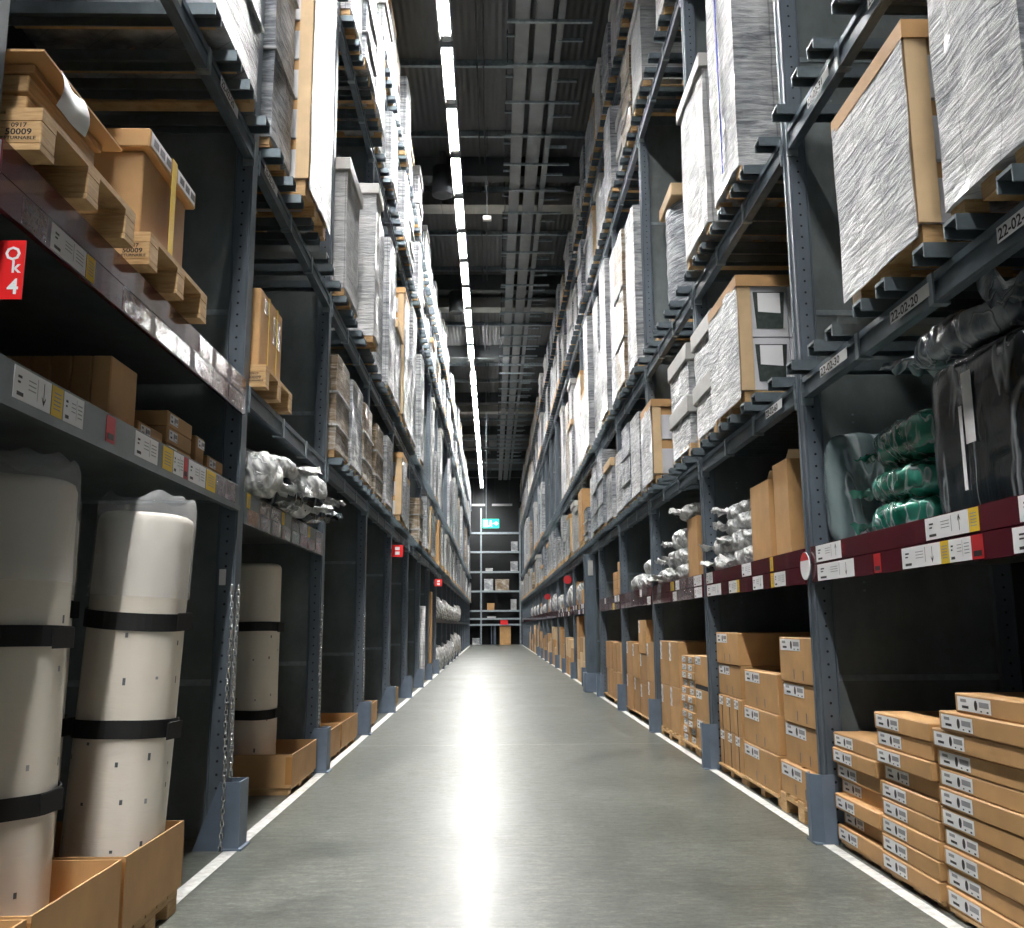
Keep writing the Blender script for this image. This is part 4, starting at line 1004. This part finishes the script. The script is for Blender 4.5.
euro_pallet('stencilled wooden pallet under the strapped carton in the second left bay', 5.86, 2.765, (0,))
# wood frames and sheet on the near pallet
t = thing('wooden_crate', 'rough wooden crate on the near pallet over the maroon beam', 'crate', (-1.52, 2.86, 2.912))
for z in (0, .075): MB().box(-.95, -.0, .0, .52, z, z + .06, 0, .004).build('board', 'wood', t)
for y in (.02, .42): MB().box(-.9, -.05, y, y + .07, .0601, .0749).build('spacer', 'wood', t)
t2 = tag(MB().box(-1.0, 0, 0, .54, 0, .03, 0, .004).build('shallow_carton', 'card2', None, (-1.50, 2.85, 3.049)), 'shallow brown carton on the rough wooden crate', 'box')
o = tag(MB().box(-1.1, 0, 0, .65, 0, .008).build('cardboard_sheet', 'card', None, (-1.44, 2.785, 3.081)), 'brown cardboard sheet lying over the shallow carton', 'cardboard')
b = MB(); vs = []; fs = []
for i in range(7):
    for j in range(7):
        u, v = i / 6, j / 6; vs.append((.008 + .02 * math.sin(v * 3) + .008 * math.sin(u * 5 + 1), .09 + .20 * u + .04 * v * u - .02 * v, -.006 - .13 * v - .01 * math.sin(u * 4 + v)))
for i in range(6):
    for j in range(6): a = i * 7 + j; fs.append((a, a + 1, a + 8, a + 7))
p_ = b.add(vs, fs, 0, True).build('paper_sheet', 'white', None, (-1.44, 2.785, 3.08)); tag(p_, 'crumpled white paper hanging from the edge of the cardboard sheet', 'paper')
# lidded carton with yellow strap
t = thing('lidded_carton', 'brown carton with a lid and a yellow strap on the maroon beam pallet', 'box', (-1.53, 3.84, 2.912))
MB().box(-.95, 0, .04, .60, 0, .41, 0, .006).build('body', 'card', t)
MB().box(-.98, .035, .0, .64, .411, .50, 0, .006).build('lid', 'card', t)
for y0, y1 in ((.02, .27), (.37, .62)):
    b = MB(); b.box(.0355, .0365, y0, y1, .425, .492, 0)
    for q in range(3): b.box(.0366, .0372, y0 + .03 + q * .08, y0 + .09 + q * .08, .44, .475, 1)
    b.build('shipping_label', ('white', 'printgrey'), t)
b = MB(); b.box(.0375, .0395, .285, .345, -.0, .502); b.box(-.98, .0395, .285, .345, .502, .504); b.build('strap', 'yellow', t, (0, 0, 0))
# strapped carton second bay
t = thing('strapped_carton', 'brown carton held by thin yellow straps on a pallet in the second left bay', 'box', (-1.51, 5.90, 2.912))
MB().box(-.9, 0, 0, .62, 0, .53, 0, .006).build('body', 'card', t)
b = MB(); b.box(0.0005, .0015, .10, .24, .40, .50); b.build('shipping_label', 'film', t)
MB().box(0.0005, .0015, .36, .56, .26, .46).build('shipping_label', 'film', t)
for y in (.22, .46): b = MB(); b.box(.002, .004, y, y + .018, -.0, .532); b.box(-.9, .004, y, y + .018, .532, .534); b.build('strap', 'yellow', t)

# signs, tags, chains, columns
t = thing('location_sign', 'bright red location sign with white letters jutting from the left rack', 'sign', (-1.478, 2.85, 2.27))
MB().box(-.34, 0, 0, .004, 0, .195).build('panel', 'signred', t)
fm = lambda z: Matrix.Translation((-.012, -.001, z)) @ Matrix.Rotation(PI / 2, 4, 'X')
MB().text('O', .062, fm(.130), 0, 'RIGHT').build('lettering', 'white', t); MB().text('k', .058, fm(.088), 0, 'RIGHT').build('lettering', 'white', t); MB().text('4', .07, fm(.018), 0, 'RIGHT').build('lettering', 'white', t)
MB().box(-.30, -.26, .004, .03, .08, .12).build('bracket', 'steel', t)
for y, x0, z, nm in ((14.28, -1.53, 2.29, 'fourth'), (22.9, -1.40, 2.2, 'seventh')):
    t = thing('location_sign', f'small red location sign jutting into the aisle by the {nm} left post', 'sign', (x0, y, z))
    MB().box(0, .17, 0, .004, 0, .18).build('panel', 'signred', t)
    for q in (.03, .10): MB().box(.05, .12, -.0012, 0, q, q + .05).build('lettering', 'white', t)
    MB().box(-.03, .0, 0, .01, .06, .12).build('bracket', 'steel', t)
for y, z in ((23.0, 2.35), (31.6, 2.2)):
    t = thing('round_sign', f'red round sign jutting over the right aisle edge, {"nearer" if y < 25 else "farther"} one', 'sign', (1.82, y, z))
    MB().tube([(0, 0, 0), (0, .01, 0)], .10, 20).build('disc', 'red', t); MB().box(.0, .13, .0, .01, .1, .12).build('bracket', 'steel', t)
t = thing('round_sign', 'round white tag with a red top on the first right post', 'sign', (1.915, 5.74, 1.60))
MB().tube([(0, 0, 0), (-.006, 0, 0)], .085, 24).build('disc', 'white', t)
b = MB(); pts = [(-.0068, .084 * math.cos(a), .084 * math.sin(a)) for a in [PI * (.13 + .74 * k / 10) for k in range(11)]]; b.add(pts, [tuple(range(11))]).build('red_cap', 'red', t)
tag(MB().box(-.02, .02, 0, .002, 0, .095).build('paper_tag', 'white', None, (-1.615, 5.680, 1.50)), 'small white paper tag taped to the first left post', 'tag')
def chain(label, x, y, z0, z1, seed):
    b = MB(); n = int((z1 - z0) / .034); q = 0
    for i in range(n):
        zc = z1 - .034 * i - .02; ring = []
        for k in range(10):
            a = 2 * PI * k / 10; w, h = .0095 * math.cos(a), .018 * math.sin(a) + (.006 if math.sin(a) > 0 else -.006)
            ring.append((x + (w if i % 2 else 0) + .004 * math.sin(i * .23 + seed), y + (0 if i % 2 else w), zc + h))
        b.tube(ring + ring[:1], .004, 5, 0, False)
    tag(b.build('hanging_chain', 'chain'), label, 'chain')
chain('steel chain hanging down the first left post to the floor, nearer strand', -1.545, 5.645, .0, 1.50, 0)
chain('steel chain hanging down the first left post behind its guard, farther strand', -1.515, 5.66, .39, 1.50, 1)
chain('steel chain hanging on the second left post', -1.53, 8.53, .39, 1.44, 2)
chain('steel chain hanging on the third left post', -1.53, 11.40, .39, 1.44, 3)
for s, x0, x1, y0, nm in (('R', 1.79, 2.0, 18.3, 'right'),):
    t = thing('steel_column', f'blue-grey steel column standing under the lowest deck of the {nm} rack row', 'column', ((x0 + x1) / 2, y0, 0))
    w = (x1 - x0) / 2
    MB().box(-w, w, 0, .03, .36, 2.6, 0, .004).box(-w, w, .27, .30, .36, 2.6, 0, .004).box(-.02, .02, .03, .27, .36, 2.6).box(-w, w, .0, .3, 2.60, 2.62).build('shaft', 'steel', t)
    MB().box(-w - .05, w + .05, -.05, .35, 0, .36, 0, .01).build('base_guard', 'guard', t)
    MB().box(-.05, .05, -.02, -.001, 2.2, 2.5, 0, .004).build('notice_plate', 'lid', t)

# exit sign
t = thing('exit_sign', 'lit green emergency exit sign with arrow hanging over the far aisle', 'sign', (-.08, 40, 5.37))
MB().box(-.35, .35, 0, .06, 0, .39, 0, .01).build('panel', 'exitg', t)
b = MB(); e = -.002
b.box(-.31, -.13, e, 0, .05, .34); b.build('door_symbol', 'exitw', t)
b = MB(); b.tube([(-.01, e, .30), (-.01, e - .001, .30)], .035, 12)
b.prism([(-.06, e, .25), (.03, e, .25), (.06, e, .16), (.03, e, .14), (.06, e, .05), (.02, e, .05), (-.02, e, .13), (-.08, e, .06), (-.11, e, .08), (-.05, e, .15)], (0, -.001, 0)).build('running_figure', 'exitw', t)
MB().prism([(.12, e, .17), (.21, e, .17), (.21, e, .09), (.32, e, .195), (.21, e, .30), (.21, e, .22), (.12, e, .22)], (0, -.001, 0)).build('arrow', 'exitw', t)
MB().tube([(-.2, .03, .39), (-.2, .03, 6.2)], .012, 6).build('rod', 'galv', t)
for a, c, nm in ((-1.4, -.5, 'left piece'), (-.05, 1.3, 'right piece')):
    t = thing('ceiling_light', f'white lamp bar hung crosswise before the end wall, {nm}', 'light', ((a + c) / 2, 62, 9.15)); w = (c - a) / 2
    MB().tube([(-w, 0, 0), (w, 0, 0)], .05, 8).build('tube', 'lid', t); MB().box(-w, w, -.04, .04, .06, .1).build('housing', 'lamp_metal', t)
    for q in (-w * .7, w * .7): MB().tube([(q, 0, .1), (q, 0, 2.4)], .008, 5).build('rod', 'darksteel', t)
# end rack across the aisle
t = thing('pallet_rack', 'steel rack standing across the far end of the aisle', 'rack', (0, 64, 0))
for x in (-1.9, -.80, 1.85): MB().box(x - .05, x + .05, -.05, .05, 0, 9.2).build('front_post', 'galv', t); MB().box(x - .05, x + .05, .95, 1.05, 0, 9.2).build('rear_post', 'steel', t)
for z in (1.33, 1.72, 2.25, 3.55, 4.85, 6.2, 7.5):
    MB().box(-1.9, 1.85, -.06, -.0505, z - .06, z + .06).build('beam', 'galv', t); MB().box(-1.85, 1.8, -.05, .95, z - .01, z + .02).build('deck', 'panel', t)
for x in (-.1, .08, .16): MB().box(x - .03, x + .03, .3, .36, 0, 1.31).build('upright_bar', 'guard', t)
E_ = [(-.6, .02, 3.571, .82, 'wrap', 'pale wrapped load on the end rack, left of the pair'), (.16, 1.1, 3.571, .80, 'wrap_tan', 'pale tan carton load on the end rack, beside the pair'), (-.4, .1, 2.271, .5, 'card', 'brown carton on the end rack second deck'),
      (-.5, .0, 4.871, .25, 'wrap_white', 'low white load on the end rack upper deck'), (1.2, 1.7, 4.871, .7, 'wrap', 'pale wrapped load at the right of the end rack upper deck'), (1.25, 1.7, 6.221, .7, 'wrap', 'pale wrapped load at the top right of the end rack'),
      (1.2, 1.6, 2.271, .75, 'wrap_white', 'white stacked drums load at the right of the end rack'), (-.4, .2, 1.741, .15, 'wrap_white', 'low white parcel on the end rack low shelf'), (.45, 1.2, .0, 1.25, 'card', 'brown carton stack on the end rack floor'), (-1.4, -.9, .0, .45, 'wrap', 'pale wrapped parcel at the foot of the end rack')]
for a, c, z, h, mt, lab in E_:
    b = MB(); b.wrapbox(.8, c - a, 0, h, z, .02, 0, 3, 3, 4); o = b.build('end_rack_load', mt, None, ((a + c) / 2, 64.45, z)); o.rotation_euler = (0, 0, PI / 2); tag(o, lab, 'pallet load')
o = MB().box(-.25, .25, -.01, .01, 0, .3).build('hanging_notice', 'signred', None, (.75, 63.9, 1.34)); tag(o, 'red orange notice hanging on the end rack', 'sign')

# ------------------------------------------------------------------ world, camera, colour
w = bpy.data.worlds.new('world'); SC.world = w; w.use_nodes = True
w.node_tree.nodes['Background'].inputs[0].default_value = (.80, .90, 1., 1); w.node_tree.nodes['Background'].inputs[1].default_value = .55  # added fill light, entering by the open end behind the camera
cam = bpy.data.cameras.new('camera'); co = bpy.data.objects.new('camera', cam); COL.objects.link(co); SC.camera = co
cam.sensor_fit = 'HORIZONTAL'; cam.sensor_width = 36; cam.lens = 940 / 1024 * 36; cam.clip_start = .05; cam.clip_end = 200
Rv = Vector((.99978355, -.01991517, -.00602)); Uv = Vector((.00255145, -.16980302, .98547472)); Fv = Vector((.02064811, .98527677, .16971545))
m4 = Matrix((Rv, Uv, -Fv)).transposed().to_4x4(); m4.translation = (0, 0, 1.25); co.matrix_world = m4
vs_ = SC.view_settings; vs_.view_transform = 'Standard'; vs_.look = 'None'; vs_.gamma = 1; vs_.use_curve_mapping = False; vs_.exposure = 1.1
SC.cycles.use_denoising = True; SC.cycles.max_bounces = 8
SC.cycles.sample_clamp_indirect = 8
